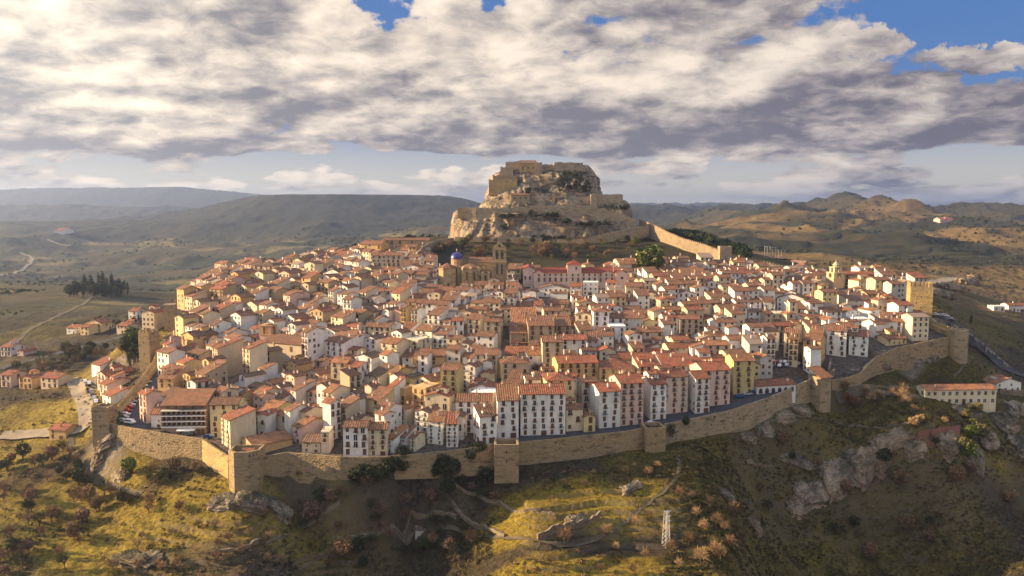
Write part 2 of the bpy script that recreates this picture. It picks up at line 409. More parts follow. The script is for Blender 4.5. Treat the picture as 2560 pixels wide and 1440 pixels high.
def gridmesh(name, V, nu, nv, mat, attr=None, smooth=True, wrap=False):
    me = bpy.data.meshes.new(name); me.vertices.add(len(V)); me.vertices.foreach_set('co', np.asarray(V, 'f').ravel())
    i, j = np.meshgrid(np.arange(nu - (0 if wrap else 1)), np.arange(nv - 1), indexing='ij')
    a = i * nv + j; b = ((i + 1) % nu) * nv + j
    q = np.stack([a, b, b + 1, a + 1], -1).reshape(-1, 4).astype('i')
    me.loops.add(q.size); me.loops.foreach_set('vertex_index', q.ravel())
    me.polygons.add(len(q)); me.polygons.foreach_set('loop_start', np.arange(0, q.size, 4, dtype='i'))
    me.polygons.foreach_set('use_smooth', np.full(len(q), smooth))
    me.update(calc_edges=True); me.materials.append(mat)
    if attr is not None:
        ca = me.color_attributes.new('zone', 'FLOAT_COLOR', 'POINT'); ca.data.foreach_set('color', np.asarray(attr, 'f').ravel())
    return me
def trimesh(name, V, Fc, mats, smooth=False, mi=None):
    me = bpy.data.meshes.new(name); me.vertices.add(len(V)); me.vertices.foreach_set('co', np.asarray(V, 'f').ravel())
    Fc = np.asarray(Fc, 'i'); k = Fc.shape[1]
    me.loops.add(Fc.size); me.loops.foreach_set('vertex_index', Fc.ravel())
    me.polygons.add(len(Fc)); me.polygons.foreach_set('loop_start', np.arange(0, Fc.size, k, dtype='i'))
    if smooth: me.polygons.foreach_set('use_smooth', np.ones(len(Fc), bool))
    for m in mats: me.materials.append(m)
    if mi is not None: me.polygons.foreach_set('material_index', np.asarray(mi, 'i'))
    me.update(calc_edges=True); return me
# ------------------------------------------------------------------ the ground sheet
lnD = np.concatenate([np.arange(math.log(60), math.log(200), .010), np.arange(math.log(200), math.log(620), .0036), np.arange(math.log(620), math.log(14000), .0075)])
Dr = np.exp(lnD)
qs = np.concatenate([np.arange(-1.3, -.72, .01), np.arange(-.72, .72, .00155), np.arange(.72, 1.3, .01)])
QQ, DD = np.meshgrid(qs, Dr, indexing='ij')
GX, GY = QQ * DD, DD
GZ = ground(GX, GY)
insm = inside(GX, GY)
# zone colours (real material differences: grass, dry scrub, woodland, ploughed soil, paving)
def zonecol(X, Y, Z, ins):
    q = X / Y
    n = fbm(X / 70, Y / 70, 0, 4, 40); n2 = fbm(X / 18, Y / 18, 0, 4, 41); nf = fbm(X / 500, Y / 260, 0, 5, 42); nff = fbm(X / 160, Y / 90, 0, 4, 43)
    grass = np.array([.15, .12, .02]); scrub = np.array([.085, .066, .034]); soil = np.array([.16, .115, .065]); wood = np.array([.022, .028, .014]); dry = np.array([.20, .145, .06])
    def mx(a, b, t): return a + (b - a) * t[..., None]
    c = mx(np.broadcast_to(scrub, X.shape + (3,)), grass, sstep(-.05, .25, n + .35 * n2))
    c = mx(c, dry, sstep(.25, .5, n2) * .5)
    # far country
    fr = sstep(430, 700, Y)
    far = mx(np.broadcast_to(np.array([.25, .175, .065]), X.shape + (3,)), np.array([.045, .05, .022]), sstep(-.12, .18, nf + .5 * nff))
    far = mx(far, np.array([.22, .20, .06]), sstep(.28, .4, nff - .4 * nf) * (q < 0))
    far = mx(far, wood * 1.6, (q > .1) * sstep(1750, 2250, Y + 250 * nff) * .75)
    far = mx(far, wood, sstep(2300, 3100, Y) * sstep(-.35, -.1, n * .2 + .1) * .75)
    lf = 1 - sstep(.0, .16, q + .03 * nf); far = mx(far, np.array([.05, .058, .03]) * (1 + .8 * nff[..., None]), lf * .72); far = mx(far, wood * .9, lf * sstep(2000, 2900, Y + 300 * nf) * .8)
    far = mx(far, np.array([.26, .22, .07]), lf * sstep(.30, .38, nff - .3 * nf) * (Y < 2500) * .8)
    c = mx(c, far, fr)
    pav = np.array([.19, .155, .125]); c = mx(c, pav, (ins & (Y < 470 + 30 * n2)).astype(float))
    
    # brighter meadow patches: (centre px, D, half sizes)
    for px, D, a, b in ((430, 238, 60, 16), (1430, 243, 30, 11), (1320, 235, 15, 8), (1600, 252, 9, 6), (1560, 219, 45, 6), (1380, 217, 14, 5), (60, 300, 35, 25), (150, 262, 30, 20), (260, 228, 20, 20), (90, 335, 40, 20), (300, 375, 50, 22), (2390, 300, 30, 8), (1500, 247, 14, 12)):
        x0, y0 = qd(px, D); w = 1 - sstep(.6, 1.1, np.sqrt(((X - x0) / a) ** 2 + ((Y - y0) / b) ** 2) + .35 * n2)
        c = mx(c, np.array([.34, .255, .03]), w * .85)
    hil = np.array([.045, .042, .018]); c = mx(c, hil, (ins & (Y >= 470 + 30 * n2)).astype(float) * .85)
    return c
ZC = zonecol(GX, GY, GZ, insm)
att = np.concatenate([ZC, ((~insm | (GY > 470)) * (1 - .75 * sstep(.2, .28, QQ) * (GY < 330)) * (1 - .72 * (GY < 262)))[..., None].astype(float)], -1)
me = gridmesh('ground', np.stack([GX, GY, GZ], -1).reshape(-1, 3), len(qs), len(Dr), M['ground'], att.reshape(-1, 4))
tag(link('ground', me), 'hilly ground with grassy terraces, valleys and far ridges', None, None, 'structure')
def gzf(X, Y):
    """height of the built sheet (bilinear)"""
    X = np.atleast_1d(np.asarray(X, float)); Y = np.atleast_1d(np.asarray(Y, float))
    fi = np.interp(X / Y, qs, np.arange(len(qs))); fj = np.interp(np.log(Y), lnD, np.arange(len(Dr)))
    i = np.clip(fi.astype(int), 0, len(qs) - 2); j = np.clip(fj.astype(int), 0, len(Dr) - 2); a = fi - i; b = fj - j
    return (GZ[i, j] * (1-a) + GZ[i+1, j] * a) * (1-b) + (GZ[i, j+1] * (1-a) + GZ[i+1, j+1] * a) * b
def g1(x, y): return float(gzf(x, y)[0])
def hit(px, py, d0=205, d1=4000):
    x, y, z = ray(px, py); t = d0 * (d1 / d0) ** np.linspace(0, 1, 700)
    g = gzf(x / y * t, t) - z / y * t; k = np.where(g > 0)[0]; D = t[k[0]] if len(k) else d1
    return x / y * D, D, g1(x / y * D, D)
# ------------------------------------------------------------------ sun, sky, haze
SUN = Vector((-.99, .07, 0)).normalized() * math.cos(R(18)) + Vector((0, 0, math.sin(R(18))))
sl = bpy.data.lights.new('sun', 'SUN'); sl.energy = 5.0; sl.angle = R(.6); sl.color = (1.0, .70, .38)
so = bpy.data.objects.new('sun', sl); COL.objects.link(so); so.rotation_euler = SUN.to_track_quat('Z', 'Y').to_euler()
w = bpy.data.worlds.new('World'); sc.world = w; w.use_nodes = True; w.node_tree.nodes.clear(); t = NT(w.node_tree)
sky = t.n('ShaderNodeTexSky', sky_type='NISHITA', sun_disc=False, sun_elevation=R(18), sun_rotation=math.atan2(SUN.x, SUN.y))
sky.air_density = 1.0; sky.dust_density = 1.2
d = t.n('ShaderNodeTexCoord').outputs['Generated']
sx = t.n('ShaderNodeSeparateXYZ'); t.l(d, sx.inputs[0]); dx, dy, dz = sx.outputs
zc = t.m('MAXIMUM', dz, 0.0)
k = t.m('DIVIDE', 1.0, t.m('ADD', zc, .26))
def cvec(ox=0.0, oz=0.0):
    kk = t.m('DIVIDE', 1.0, t.m('ADD', t.m('MAXIMUM', t.m('ADD', dz, oz), 0.0), .26))
    c = t.n('ShaderNodeCombineXYZ'); t.l(t.m('ADD', t.m('MULTIPLY', dx, kk), ox), c.inputs[0]); t.l(t.m('MULTIPLY', dy, kk), c.inputs[1]); c.inputs[2].default_value = 3.7
    return c.outputs[0]
nd_ = t.vm('ADD', d, t.vm('MULTIPLY', t.vm('SUBTRACT', t.noise(d, 14.0, 7, .68, 1), (.5, .5, .5)).outputs[0], (.16, .16, .075)).outputs[0]).outputs[0]
def bump3(px, py, r, zs=1.0):
    """soft round weight around a direction in the sky"""
    v = Vector(ray(px, py)).normalized()
    e = t.vm('SUBTRACT', nd_, tuple(v)).outputs[0]
    e = t.vm('MULTIPLY', e, (1, 1, zs)).outputs[0]
    L = t.vm('LENGTH', e).outputs['Value']
    mr = t.n('ShaderNodeMapRange', interpolation_type='SMOOTHSTEP'); t.l(L, mr.inputs[0]); mr.inputs[1].default_value = r; mr.inputs[2].default_value = 0; 
    return mr.outputs[0]
def dens(ox, oz):
    v = cvec(ox, oz)
    a = t.noise(v, 1.15, 9, .58)
    wv_ = t.vm('ADD', v, t.vm('MULTIPLY', t.noise(v, 3.0, 2, .6, 1), (.35, .35, .35)).outputs[0]).outputs[0]
    for sc_, am_ in ((3.0, .17), (8.0, .08)):
        vo = t.n('ShaderNodeTexVoronoi', feature='F1'); vo.inputs['Scale'].default_value = sc_
        t.l(wv_, vo.inputs['Vector']); a = t.m('ADD', a, t.m('MULTIPLY', t.m('SUBTRACT', .45, vo.outputs['Distance']), am_))
    return a
A = dens(0, 0); B = dens(-.055, .014)
# cover: a thick deck above about five degrees, thin streaks under it, gaps where the photograph shows blue
deck = t.n('ShaderNodeMapRange', interpolation_type='SMOOTHSTEP'); t.l(dz, deck.inputs[0]); deck.inputs[1].default_value = .058; deck.inputs[2].default_value = .074; deck.inputs[3].default_value = .0; deck.inputs[4].default_value = .155
cov = t.m('ADD', A, deck.outputs[0])
for px, py, r, s, zs in ((2400, 30, .19, -.27, 1.5), (2230, 105, .06, .24, 2.5), (2500, 130, .06, .22, 2.5), (1000, 60, .25, .07, 1.5), (2560, 170, .10, -.14, 2), (1290, 100, .10, .14, 1.5), (1010, 230, .13, .16, 1.5), (700, 270, .12, .10, 1.5), (760, 10, .14, .10, 1.5), (950, 20, .10, -.20, 2.2), (1240, 0, .07, -.17, 2.2), (1280, 455, .5, .05, 8), (300, 440, .3, .06, 6), (2100, 160, .07, -.10, 2.5), (150, 60, .20, .10, 1.5), (120, 250, .2, .08, 2), (300, 180, .32, .05, 1.5), (1500, 200, .30, .05, 1.5), (2150, 250, .25, .06, 2.5), (1750, 60, .15, .05, 2), (2450, 140, .06, .12, 2.5)):
    cov = t.m('ADD', cov, t.m('MULTIPLY', bump3(px, py, r, zs), s))
mask = t.ramp(cov, [(.515, 0.0), (.55, 1.0)])
big = t.noise(t.vm('ADD', cvec(.04, -.012), (7.3, 2.1, 0)).outputs[0], 1.7, 4, .5)
thick = t.m('ADD', t.m('MULTIPLY', t.ramp(A, [(.42, 0.0), (.66, 1.0)]), .35), t.m('MULTIPLY', t.ramp(big, [(.36, 0.0), (.62, 1.0)]), .65))
lit = t.m('MULTIPLY', t.m('SUBTRACT', A, B), 6.5)
lit = t.m('ADD', lit, t.m('SUBTRACT', .66, t.m('MULTIPLY', thick, 1.1)))
base_ = t.n('ShaderNodeMapRange', interpolation_type='SMOOTHSTEP'); t.l(dz, base_.inputs[0]); base_.inputs[1].default_value = .19; base_.inputs[2].default_value = .075; base_.inputs[4].default_value = -.46
below_ = t.n('ShaderNodeMapRange', interpolation_type='SMOOTHSTEP'); t.l(dz, below_.inputs[0]); below_.inputs[1].default_value = .066; below_.inputs[2].default_value = .058; below_.inputs[4].default_value = .5
lit = t.m('ADD', lit, t.m('ADD', base_.outputs[0], below_.outputs[0]))
dv = t.vm('ADD', cvec(), t.vm('MULTIPLY', t.noise(cvec(), 4.0, 3, .6, 1), (.3, .3, .3)).outputs[0]).outputs[0]
vd = t.n('ShaderNodeTexVoronoi', feature='F1'); vd.inputs['Scale'].default_value = 6.5; t.l(dv, vd.inputs['Vector'])
lit = t.m('ADD', lit, t.m('MULTIPLY', t.m('SUBTRACT', t.noise(dv, 7.0, 8, .68), .5), 2.3))
lit = t.m('ADD', lit, t.m('MULTIPLY', t.m('SUBTRACT', .42, vd.outputs['Distance']), .45))
mrl = t.n('ShaderNodeMapRange', interpolation_type='SMOOTHSTEP'); t.l(lit, mrl.inputs[0]); mrl.inputs[1].default_value = -1.15; mrl.inputs[2].default_value = 1.45; mrl.inputs[3].default_value = -.10; mrl.inputs[4].default_value = 1.12; lit = mrl.outputs[0]
sunside = t.n('ShaderNodeMapRange'); t.l(t.vm('DOT_PRODUCT', d, tuple(SUN)).outputs['Value'], sunside.inputs[0]); sunside.inputs[1].default_value = -.35; sunside.inputs[2].default_value = .65
litc = t.mix(sunside.outputs[0], (.84, .73, .62), (1.22, 1.02, .78))
shc = t.mix(sunside.outputs[0], (.15, .135, .17), (.29, .275, .29))
gl = bump3(20, 20, .26, 1.2)
litc = t.mix(t.m('MULTIPLY', gl, .8), litc, (1.7, 1.45, 1.1)); shc = t.mix(t.m('MULTIPLY', gl, .6), shc, (.62, .56, .52))
cc = t.mix(lit, shc, litc)
hz = t.n('ShaderNodeMapRange'); t.l(dz, hz.inputs[0]); hz.inputs[1].default_value = .0; hz.inputs[2].default_value = .11
up = t.n('ShaderNodeMapRange'); t.l(dz, up.inputs[0]); up.inputs[1].default_value = .30; up.inputs[2].default_value = .75; up.inputs[3].default_value = 0.0
skb = t.mix(1.0, sky.outputs[0], (.105, .105, .115), 'MULTIPLY')
clear = t.mix(hz.outputs[0], (1.05, .92, .66), (.035, .15, .46))
clear = t.mix(.25, clear, skb)
col = t.mix(mask, clear, cc)
# unseen upper sky brightened and tinted blue, added as fill for shaded faces
col = t.mix(t.m('MULTIPLY', up.outputs[0], .85), col, (.74, .84, 1.08))
bg = t.n('ShaderNodeBackground'); t.l(col, bg.inputs[0]); bg.inputs[1].default_value = .375
wo = t.n('ShaderNodeOutputWorld'); t.l(bg.outputs[0], wo.inputs[0])
HAZE = 1.0e-4
hm = bpy.data.materials.new('haze_air'); hm.use_nodes = True; hm.node_tree.nodes.clear(); t = NT(hm.node_tree)
pv = t.n('ShaderNodeVolumePrincipled'); pv.inputs['Color'].default_value = (.44, .60, 1.0, 1); pv.inputs['Density'].default_value = HAZE; pv.inputs['Anisotropy'].default_value = .6
t.l(pv.outputs[0], t.n('ShaderNodeOutputMaterial').inputs['Volume'])
b_ = MB(); b_.box(-19500, 19500, -400, 14500, GZ.min() - 1.5, max(GZ.max(), 60) + 12)
tag(link('haze', b_.mesh('haze', [hm])), 'pale blue haze filling the valleys', None, None, 'stuff')
# ------------------------------------------------------------------ render settings
sc.view_settings.view_transform = 'Standard'; sc.view_settings.look = 'None'; sc.view_settings.gamma = 1
sc.view_settings.exposure = 1.55
sc.cycles.use_denoising = True; sc.cycles.max_bounces = 5; sc.cycles.diffuse_bounces = 3; sc.cycles.volume_bounces = 0
sc.cycles.use_adaptive_sampling = True; sc.cycles.adaptive_threshold = .02
sc.cycles.transparent_max_bounces = 4; sc.cycles.sample_clamp_indirect = 6
# ------------------------------------------------------------------ shared pieces
def unit_window(kind):
    """1 x 1, centred at its foot on the wall plane (front = -y)"""
    b = MB()
    if kind == 'window':
        b.box(-.5, .5, -.05, .12, 0, 1, 0)
        b.box(-.56, .56, -.09, .05, -.07, 0, 1)
        b.box(-.03, .03, -.075, -.051, .02, .98, 1)
    elif kind == 'shutter':
        b.box(-.5, .5, -.05, .12, 0, 1, 2)
        b.box(-.56, .56, -.09, .05, -.07, 0, 1)
    elif kind == 'door':
        b.box(-.5, .5, -.05, .12, 0, 1, 2); b.box(-.58, -.5, -.08, .1, 0, 1.05, 1); b.box(.5, .58, -.08, .1, 0, 1.05, 1)
    return b.mesh(kind, [M['glass'], M['plaster'] if kind != 'x' else M['white'], M['wood']])
WIN = {k: unit_window(k) for k in ('window', 'shutter', 'door')}
def unit_balcony():
    b = MB(); b.box(-.5, .5, -.8, 0, -.14, 0, 0)
    b.box(-.5, .5, -.8, -.76, .86, .92, 1); b.box(-.5, -.47, -.8, 0, .86, .92, 1); b.box(.47, .5, -.8, 0, .86, .92, 1)
    for i in range(9): x = -.49 + i * .1225; b.box(x - .012, x + .012, -.79, -.765, 0, .88, 1, False)
    for i in range(1, 4):
        for sx in (-.485, .485): b.box(sx - .01, sx + .01, -.8 + i * .2 - .012, -.8 + i * .2 + .012, 0, .88, 1, False)
    return b.mesh('balcony', [M['plaster'], M['iron']])
BALC = unit_balcony()
def unit_chimney():
    b = MB(); b.box(-.3, .3, -.3, .3, -1.2, 1.0, 0); b.box(-.38, .38, -.38, .38, 1.0, 1.1, 0)
    b.box(-.2, .2, -.2, .2, 1.1, 1.35, 1); b.box(-.32, .32, -.32, .32, 1.35, 1.42, 1)
    return b.mesh('chimney', [M['plaster'], M['clay']])
CHIM = unit_chimney()
WC = dict(W=(.76,.735,.70), C=(.66,.56,.40), Y=(.66,.52,.28), O=(.60,.40,.18), P=(.64,.46,.39), B=(.52,.43,.31), S=(.38,.30,.19), G=(.52,.49,.45), U=(.52,.43,.20), K=(.24,.17,.13))
WN = dict(W='white', C='cream', Y='pale yellow', O='ochre', P='pink', B='beige', S='brown stone', G='grey', U='bright yellow', K='dark brown')
RC = dict(b=(.235,.095,.055), r=(.34,.08,.04), o=(.37,.145,.065), d=(.13,.075,.055), n=(.17,.165,.17))
RN = dict(b='brown tiled', r='red tiled', o='orange tiled', d='dark brown', n='dull grey')
KN = dict(r='ridged', m='single pitch', g='gable fronted', h='hipped', f='flat')
THINGS = []      # (object, base phrase, category, anchor pixel, fallback attributes)
def reg(o, phrase, cat, p, group=None, extra=None):
    o['category'] = cat
    if group: o['group'] = group
    THINGS.append((o, phrase, pix(p), extra or []))
def roofmesh(kind, w, d, h, pitch, ov=.45):
    """returns wall top profile builder and roof slabs"""
    b = MB(); tp = math.tan(pitch); th = .22
    if kind == 'r':
        hr = h + d / 2 * tp
        for s in (-1, 1):
            p = [(-w/2-ov*.6, s*(d/2+ov), h-ov*tp+th), (w/2+ov*.6, s*(d/2+ov), h-ov*tp+th), (w/2+ov*.6, 0, hr+th), (-w/2-ov*.6, 0, hr+th)]
            L = math.hypot(d/2+ov, hr-h+ov*tp); uv = [(0,0),(w,0),(w,L),(0,L)]
            if s > 0: p = p[::-1]; uv = uv[::-1]
            b.slab(p, th, 0, uv)
        b.bar((-w/2-ov*.6, 0, hr+th), (w/2+ov*.6, 0, hr+th), .16, 5)
    elif kind == 'g':
        hr = h + w / 2 * tp
        for s in (-1, 1):
            p = [(s*(w/2+ov), -d/2-ov*.6, h-ov*tp+th), (s*(w/2+ov), d/2+ov*.6, h-ov*tp+th), (0, d/2+ov*.6, hr+th), (0, -d/2-ov*.6, hr+th)]
            L = math.hypot(w/2+ov, hr-h+ov*tp); uv = [(0,0),(d,0),(d,L),(0,L)]
            if s < 0: p = p[::-1]; uv = uv[::-1]
            b.slab(p, th, 0, uv)
        b.bar((0, -d/2-ov*.6, hr+th), (0, d/2+ov*.6, hr+th), .16, 5)
    elif kind == 'm':
        hr = h + d * tp
        b.slab([(-w/2-ov*.5, -d/2-ov, h-ov*tp+th), (w/2+ov*.5, -d/2-ov, h-ov*tp+th), (w/2+ov*.5, d/2+ov*.3, hr+ov*.3*tp+th), (-w/2-ov*.5, d/2+ov*.3, hr+ov*.3*tp+th)], th, 0, [(0,0),(w,0),(w,d),(0,d)])
    elif kind == 'h':
        a, c = w/2+ov, d/2+ov; z = h - ov*tp + th; k = min(a, c); hr = z + k*tp
        if w >= d: R1, R2 = (-a+k, 0, hr), (a-k, 0, hr)
        else: R1, R2 = (0, -c+k, hr), (0, c-k, hr)
        A, B, C, D = (-a,-c,z), (a,-c,z), (a,c,z), (-a,c,z)
        if w >= d: fs = [[A,B,R2,R1],[B,C,R2],[C,D,R1,R2],[D,A,R1]]
        else: fs = [[A,B,R1],[B,C,R2,R1],[C,D,R2],[D,A,R1,R2]]
        for f in fs:
            e = Vector(f[1]) - Vector(f[0]); e.normalize(); o = Vector(f[0])
            uv = [((Vector(p)-o).dot(e), ((Vector(p)-o) - e*(Vector(p)-o).dot(e)).length) for p in f]
            b.poly(f, 0, uv)
        b.poly([D, C, B, A], 0)
        b.poly([A, B, (B[0],B[1],z-.05), (A[0],A[1],z-.05)][::-1], 0)
    elif kind == 'f':
        b.box(-w/2-.02, w/2+.02, -d/2-.02, d/2+.02, h, h+.12)
    return b.mesh('roof', [M['tiles']])
def wallmesh(kind, w, d, h, pitch, deep):
    b = MB(); tp = math.tan(pitch); x, y = w/2, d/2
    if kind == 'r':
        hr = h + d/2*tp
        b.poly([(-x,-y,-deep),(x,-y,-deep),(x,-y,h),(-x,-y,h)]); b.poly([(x,y,-deep),(-x,y,-deep),(-x,y,h),(x,y,h)])
        b.poly([(x,-y,-deep),(x,y,-deep),(x,y,h),(x,0,hr),(x,-y,h)]); b.poly([(-x,y,-deep),(-x,-y,-deep),(-x,-y,h),(-x,0,hr),(-x,y,h)])
    elif kind == 'g':
        hr = h + w/2*tp
        b.poly([(-x,-y,-deep),(x,-y,-deep),(x,-y,h),(0,-y,hr),(-x,-y,h)]); b.poly([(x,y,-deep),(-x,y,-deep),(-x,y,h),(0,y,hr),(x,y,h)])
        b.poly([(x,-y,-deep),(x,y,-deep),(x,y,h),(x,-y,h)]); b.poly([(-x,y,-deep),(-x,-y,-deep),(-x,-y,h),(-x,y,h)])
    elif kind == 'm':
        hr = h + d*tp
        b.poly([(-x,-y,-deep),(x,-y,-deep),(x,-y,h),(-x,-y,h)]); b.poly([(x,y,-deep),(-x,y,-deep),(-x,y,hr),(x,y,hr)])
        b.poly([(x,-y,-deep),(x,y,-deep),(x,y,hr),(x,-y,h)]); b.poly([(-x,y,-deep),(-x,-y,-deep),(-x,-y,h),(-x,y,hr)])
    else:
        b.box(-x, x, -y, y, -deep, h + (.7 if kind == 'f' else 0))
    return b.mesh('wall', [M['plaster']])
def jit(c, a=.1):
    k = 1 + random.uniform(-a, a); return tuple(min(.85, max(.01, v * k * (1 + random.uniform(-.03, .03)))) for v in c)
HOUSES = []   # footprints (cx, cy, hw, hd, rot)
def collides(cx, cy, w, d, a, tol=.75):
    R1 = math.hypot(w, d) / 2
    ca, sa = math.cos(a), math.sin(a)
    pts = [(cx + ca*x*w/2*tol - sa*y*d/2*tol, cy + sa*x*w/2*tol + ca*y*d/2*tol) for x in (-1, -.33, .33, 1) for y in (-1, -.33, .33, 1)]
    for (ox, oy, ow, od, oa) in HOUSES:
        if math.hypot(ox - cx, oy - cy) > R1 + math.hypot(ow, od) / 2: continue
        c, s = math.cos(-oa), math.sin(-oa)
        for (x, y) in pts:
            rx, ry = c*(x-ox) - s*(y-oy), s*(x-ox) + c*(y-oy)
            if abs(rx) < ow/2 and abs(ry) < od/2: return True
        c, s = math.cos(-a), math.sin(-a)
        for x in (-1, 0, 1):
            for y in (-1, 0, 1):
                X = ox + math.cos(oa)*x*ow*.37 - math.sin(oa)*y*od*.37; Y = oy + math.sin(oa)*x*ow*.37 + math.cos(oa)*y*od*.37
                rx, ry = c*(X-cx) - s*(Y-cy), s*(X-cx) + c*(Y-cy)
                if abs(rx) < w/2*tol and abs(ry) < d/2*tol: return True
    return False
def openings(root, w, d, h, n, wcol, side=None, dens=.85, sc_=1.0, face='front'):
    """windows, doors and balconies on one face, each an object of its own"""
    fw = w if face in ('front', 'back') else d
    off = d/2 if face == 'front' else w/2
    fh = h / n; cols = max(1, round(fw / random.choice((2.7, 3.1, 3.5)))); cnt = 0; K = min(1, fh / 2.85)
    style = random.random(); flats = n >= 5 and face == 'front'
    if flats: cols = max(2, round(fw / 3.3)); style = .9
    for r in range(n):
        for c in range(cols):
            if random.random() > (dens + .2 * flats): continue
            x = (c + .5 + random.uniform(-.1, .1)) / cols * fw - fw/2
            z = r * fh + .8
            if r == 0 and c == cols // 2: k, ww, hh, z = 'door', 1.5 if random.random() < .6 else 2.6, 2.3, .05
            elif flats: k, ww, hh, z = random.choice(('window', 'shutter', 'shutter')), 1.4, 2.2, r*fh + .3
            elif r == n - 1 and n > 2 and style < .5: k, ww, hh, z = 'window', .9, .9, r*fh + 1.1
            elif style > .35 and random.random() < .7: k, ww, hh, z = random.choice(('window', 'shutter')), 1.45, 2.35, r*fh + .35
            else: k, ww, hh = random.choice(('window', 'window', 'shutter')), 1.2, 1.5
            bal = hh > 2 * 1 and r > 0 and (x, n)
            ww *= K; hh *= K
            if face == 'front': loc = (x, -off, z); rz = 0
            elif face == 'left': loc = (-off, -x, z); rz = -math.pi/2
            else: loc = (off, x, z); rz = math.pi/2
            link(k, WIN[k], root, loc, rz, wcol, (ww, 1, hh)); cnt += 1
            if bal and random.random() < .6:
                link('balcony', BALC, root, loc, rz, wcol, (1.7, .65, .8)); cnt += 1
    return cnt
def house(cx, cy, w, d, h, n, kind, wk, rk, rot, zb=None, pitch=None, side=.35, label=None, cat='house', group='houses of the old town', name='house', dens=.78, bands=False, wcol=None):
    zb = g1(cx, cy) if zb is None else zb
    deep = 4.5
    root = bpy.data.objects.new(name, None); COL.objects.link(root); root.location = (cx, cy, zb); root.rotation_euler = (0, 0, rot); root.empty_display_size = 1
    pitch = R(random.uniform(15, 21)) if pitch is None else R(pitch)
    wc = wcol or jit(WC[wk], .08); rc = jit(RC[rk], .32)
    if kind == 'f': rc = (.30, .17, .12)
    link('wall', wallmesh(kind, w, d, h, pitch, deep), root, color=wc)
    rf = link('roof', roofmesh(kind, w, d, h, pitch), root, color=rc)
    tp = math.tan(pitch)
    for i in range(random.choice((0, 1, 1, 2, 2))):
        x, y = random.uniform(-.38, .38) * w, random.uniform(-.3, .3) * d
        z = {'r': h + (d/2 - abs(y)) * tp, 'g': h + (w/2 - abs(x)) * tp, 'm': h + (y + d/2) * tp, 'h': h + (min(w, d)/2 - max(abs(x), abs(y))*.8) * tp, 'f': h}[kind]
        link('chimney', CHIM, rf, (x, y, z), random.uniform(0, .4), wc, (.9, .9, random.uniform(.8, 1.2)))
    if name == 'house' and kind in 'rmgh' and random.random() < .34 and w > 6:
        aw, ad, ah = random.uniform(.3, .5) * w, random.uniform(.3, .45) * d, random.uniform(1.2, 2.0); ax, ay = random.uniform(-.2, .2) * w, random.uniform(-.05, .2) * d
        az = h + (.2 if kind == 'm' else .5) * d * tp * .5
        ak = random.choice('rmmg'); at_ = link('attic', wallmesh(ak, aw, ad, az + ah, pitch, -h), root, (ax, ay, 0), color=wc)
        link('attic_roof', roofmesh(ak, aw, ad, az + ah, pitch, .25), at_, color=rc)
        link('window', WIN['window'], at_, (0, -ad/2, az + ah - 1.15), 0, wc, (min(1.6, aw*.5), 1, .8))
    if name == 'house' and random.random() < .3 and w > 5.5 and n < 5 and group == 'houses of the old town' and float(edged(np.array([cx]), np.array([cy]), False)[0]) > 13:
        lw, ld, lh = random.uniform(.4, .7) * w, random.uniform(1.5, 2.8), h * random.uniform(.3, .6); lx = random.choice((-1, 1)) * (w - lw) / 2
        lt = link('lean_to', wallmesh('m', lw, ld, lh, R(14), deep), root, (lx, -d/2 - ld/2 + .02, 0), color=wc); link('lean_to_roof', roofmesh('m', lw, ld, lh, R(14), .25), lt, color=rc)
    openings(root, w, d, h, n, wc, dens=dens)
    ca = math.cos(rot); sa = math.sin(rot)
    # side facing the camera gets a few windows
    vis_left = (-ca * -cx + -sa * -cy) > 0
    if random.random() < side: openings(root, w, d, h, n, wc, dens=.35, face='left' if vis_left else 'right')
    HOUSES.append((cx, cy, w, d, rot))
    if label: tag(root, label, cat, group)
    else: reg(root, (WN[wk], n, RN[rk], KN[kind], w), cat, (cx - math.sin(-rot)*0, cy, zb + h * .6), group)
    return root
MISS = []
def hs(bx, rows):
    """rows in zoomed-picture units: left, right, eave y, storeys, roof, wall, tiles, rotation, depth"""
    x0, y0, s = bx
    for r in rows:
        xl, xr, ye, n, kind, wk, rk = r[:7]; rot = R(r[7]) if len(r) > 7 else None; d = r[8] if len(r) > 8 else None
        xl, xr, ye = x0 + xl / s, x0 + xr / s, y0 + ye / s; pm = (xl + xr) / 2
        if rot is None: rot = R(float(np.interp(pm, (450, 900, 1250, 1800, 2300), (-40, -34, -12, 6, 14))) + random.uniform(-5, 5))
        elif rot < R(-15) and pm < 1150: rot *= 1.45
        h0 = 2.15 * n + .4; D0_ = hitT(pm, ye, h0); good = None; d_in = d
        for dD in (0, 2, -2, 4, -4, 6, 8, -6, 11, 14):
            D = D0_ + dD; h = P(pm, ye, D)[2] - float(Tz(np.array(0.), np.array(D + 1.0)))
            if not (.5 < h / h0 < 1.45): continue
            ext = (xr - xl) * D / F; d = d_in or random.uniform(7.5, 10.5); d = min(d, max(6.5, ext * 1.5))
            w = (ext - d * abs(math.sin(rot)) * .8) / math.cos(rot); w = max(w, ext * .55)
            cx = (pm - 1280) / F * D / CT - math.sin(rot) * d / 2; cy = D + math.cos(rot) * d / 2
            fx, fy = cx + math.sin(rot) * d / 2, cy - math.cos(rot) * d / 2
            ex, ey = math.cos(rot) * w / 2, math.sin(rot) * w / 2
            tx = np.array([fx - ex, fx, fx + ex]); ty = np.array([fy - ey, fy, fy + ey])
            if not inside(tx, ty).all() or edged(tx, ty, False).min() < 3.2: continue
            if collides(cx, cy, w, d, rot, .8): continue
            good = (cx, cy, w, d, h, P(pm, ye, D)[2] - h); break
        if good is None: MISS.append(r); continue
        cx, cy, w, d, hh, zf = good
        house(cx, cy, w, d, hh, n, kind, wk, rk, rot, zb=zf)
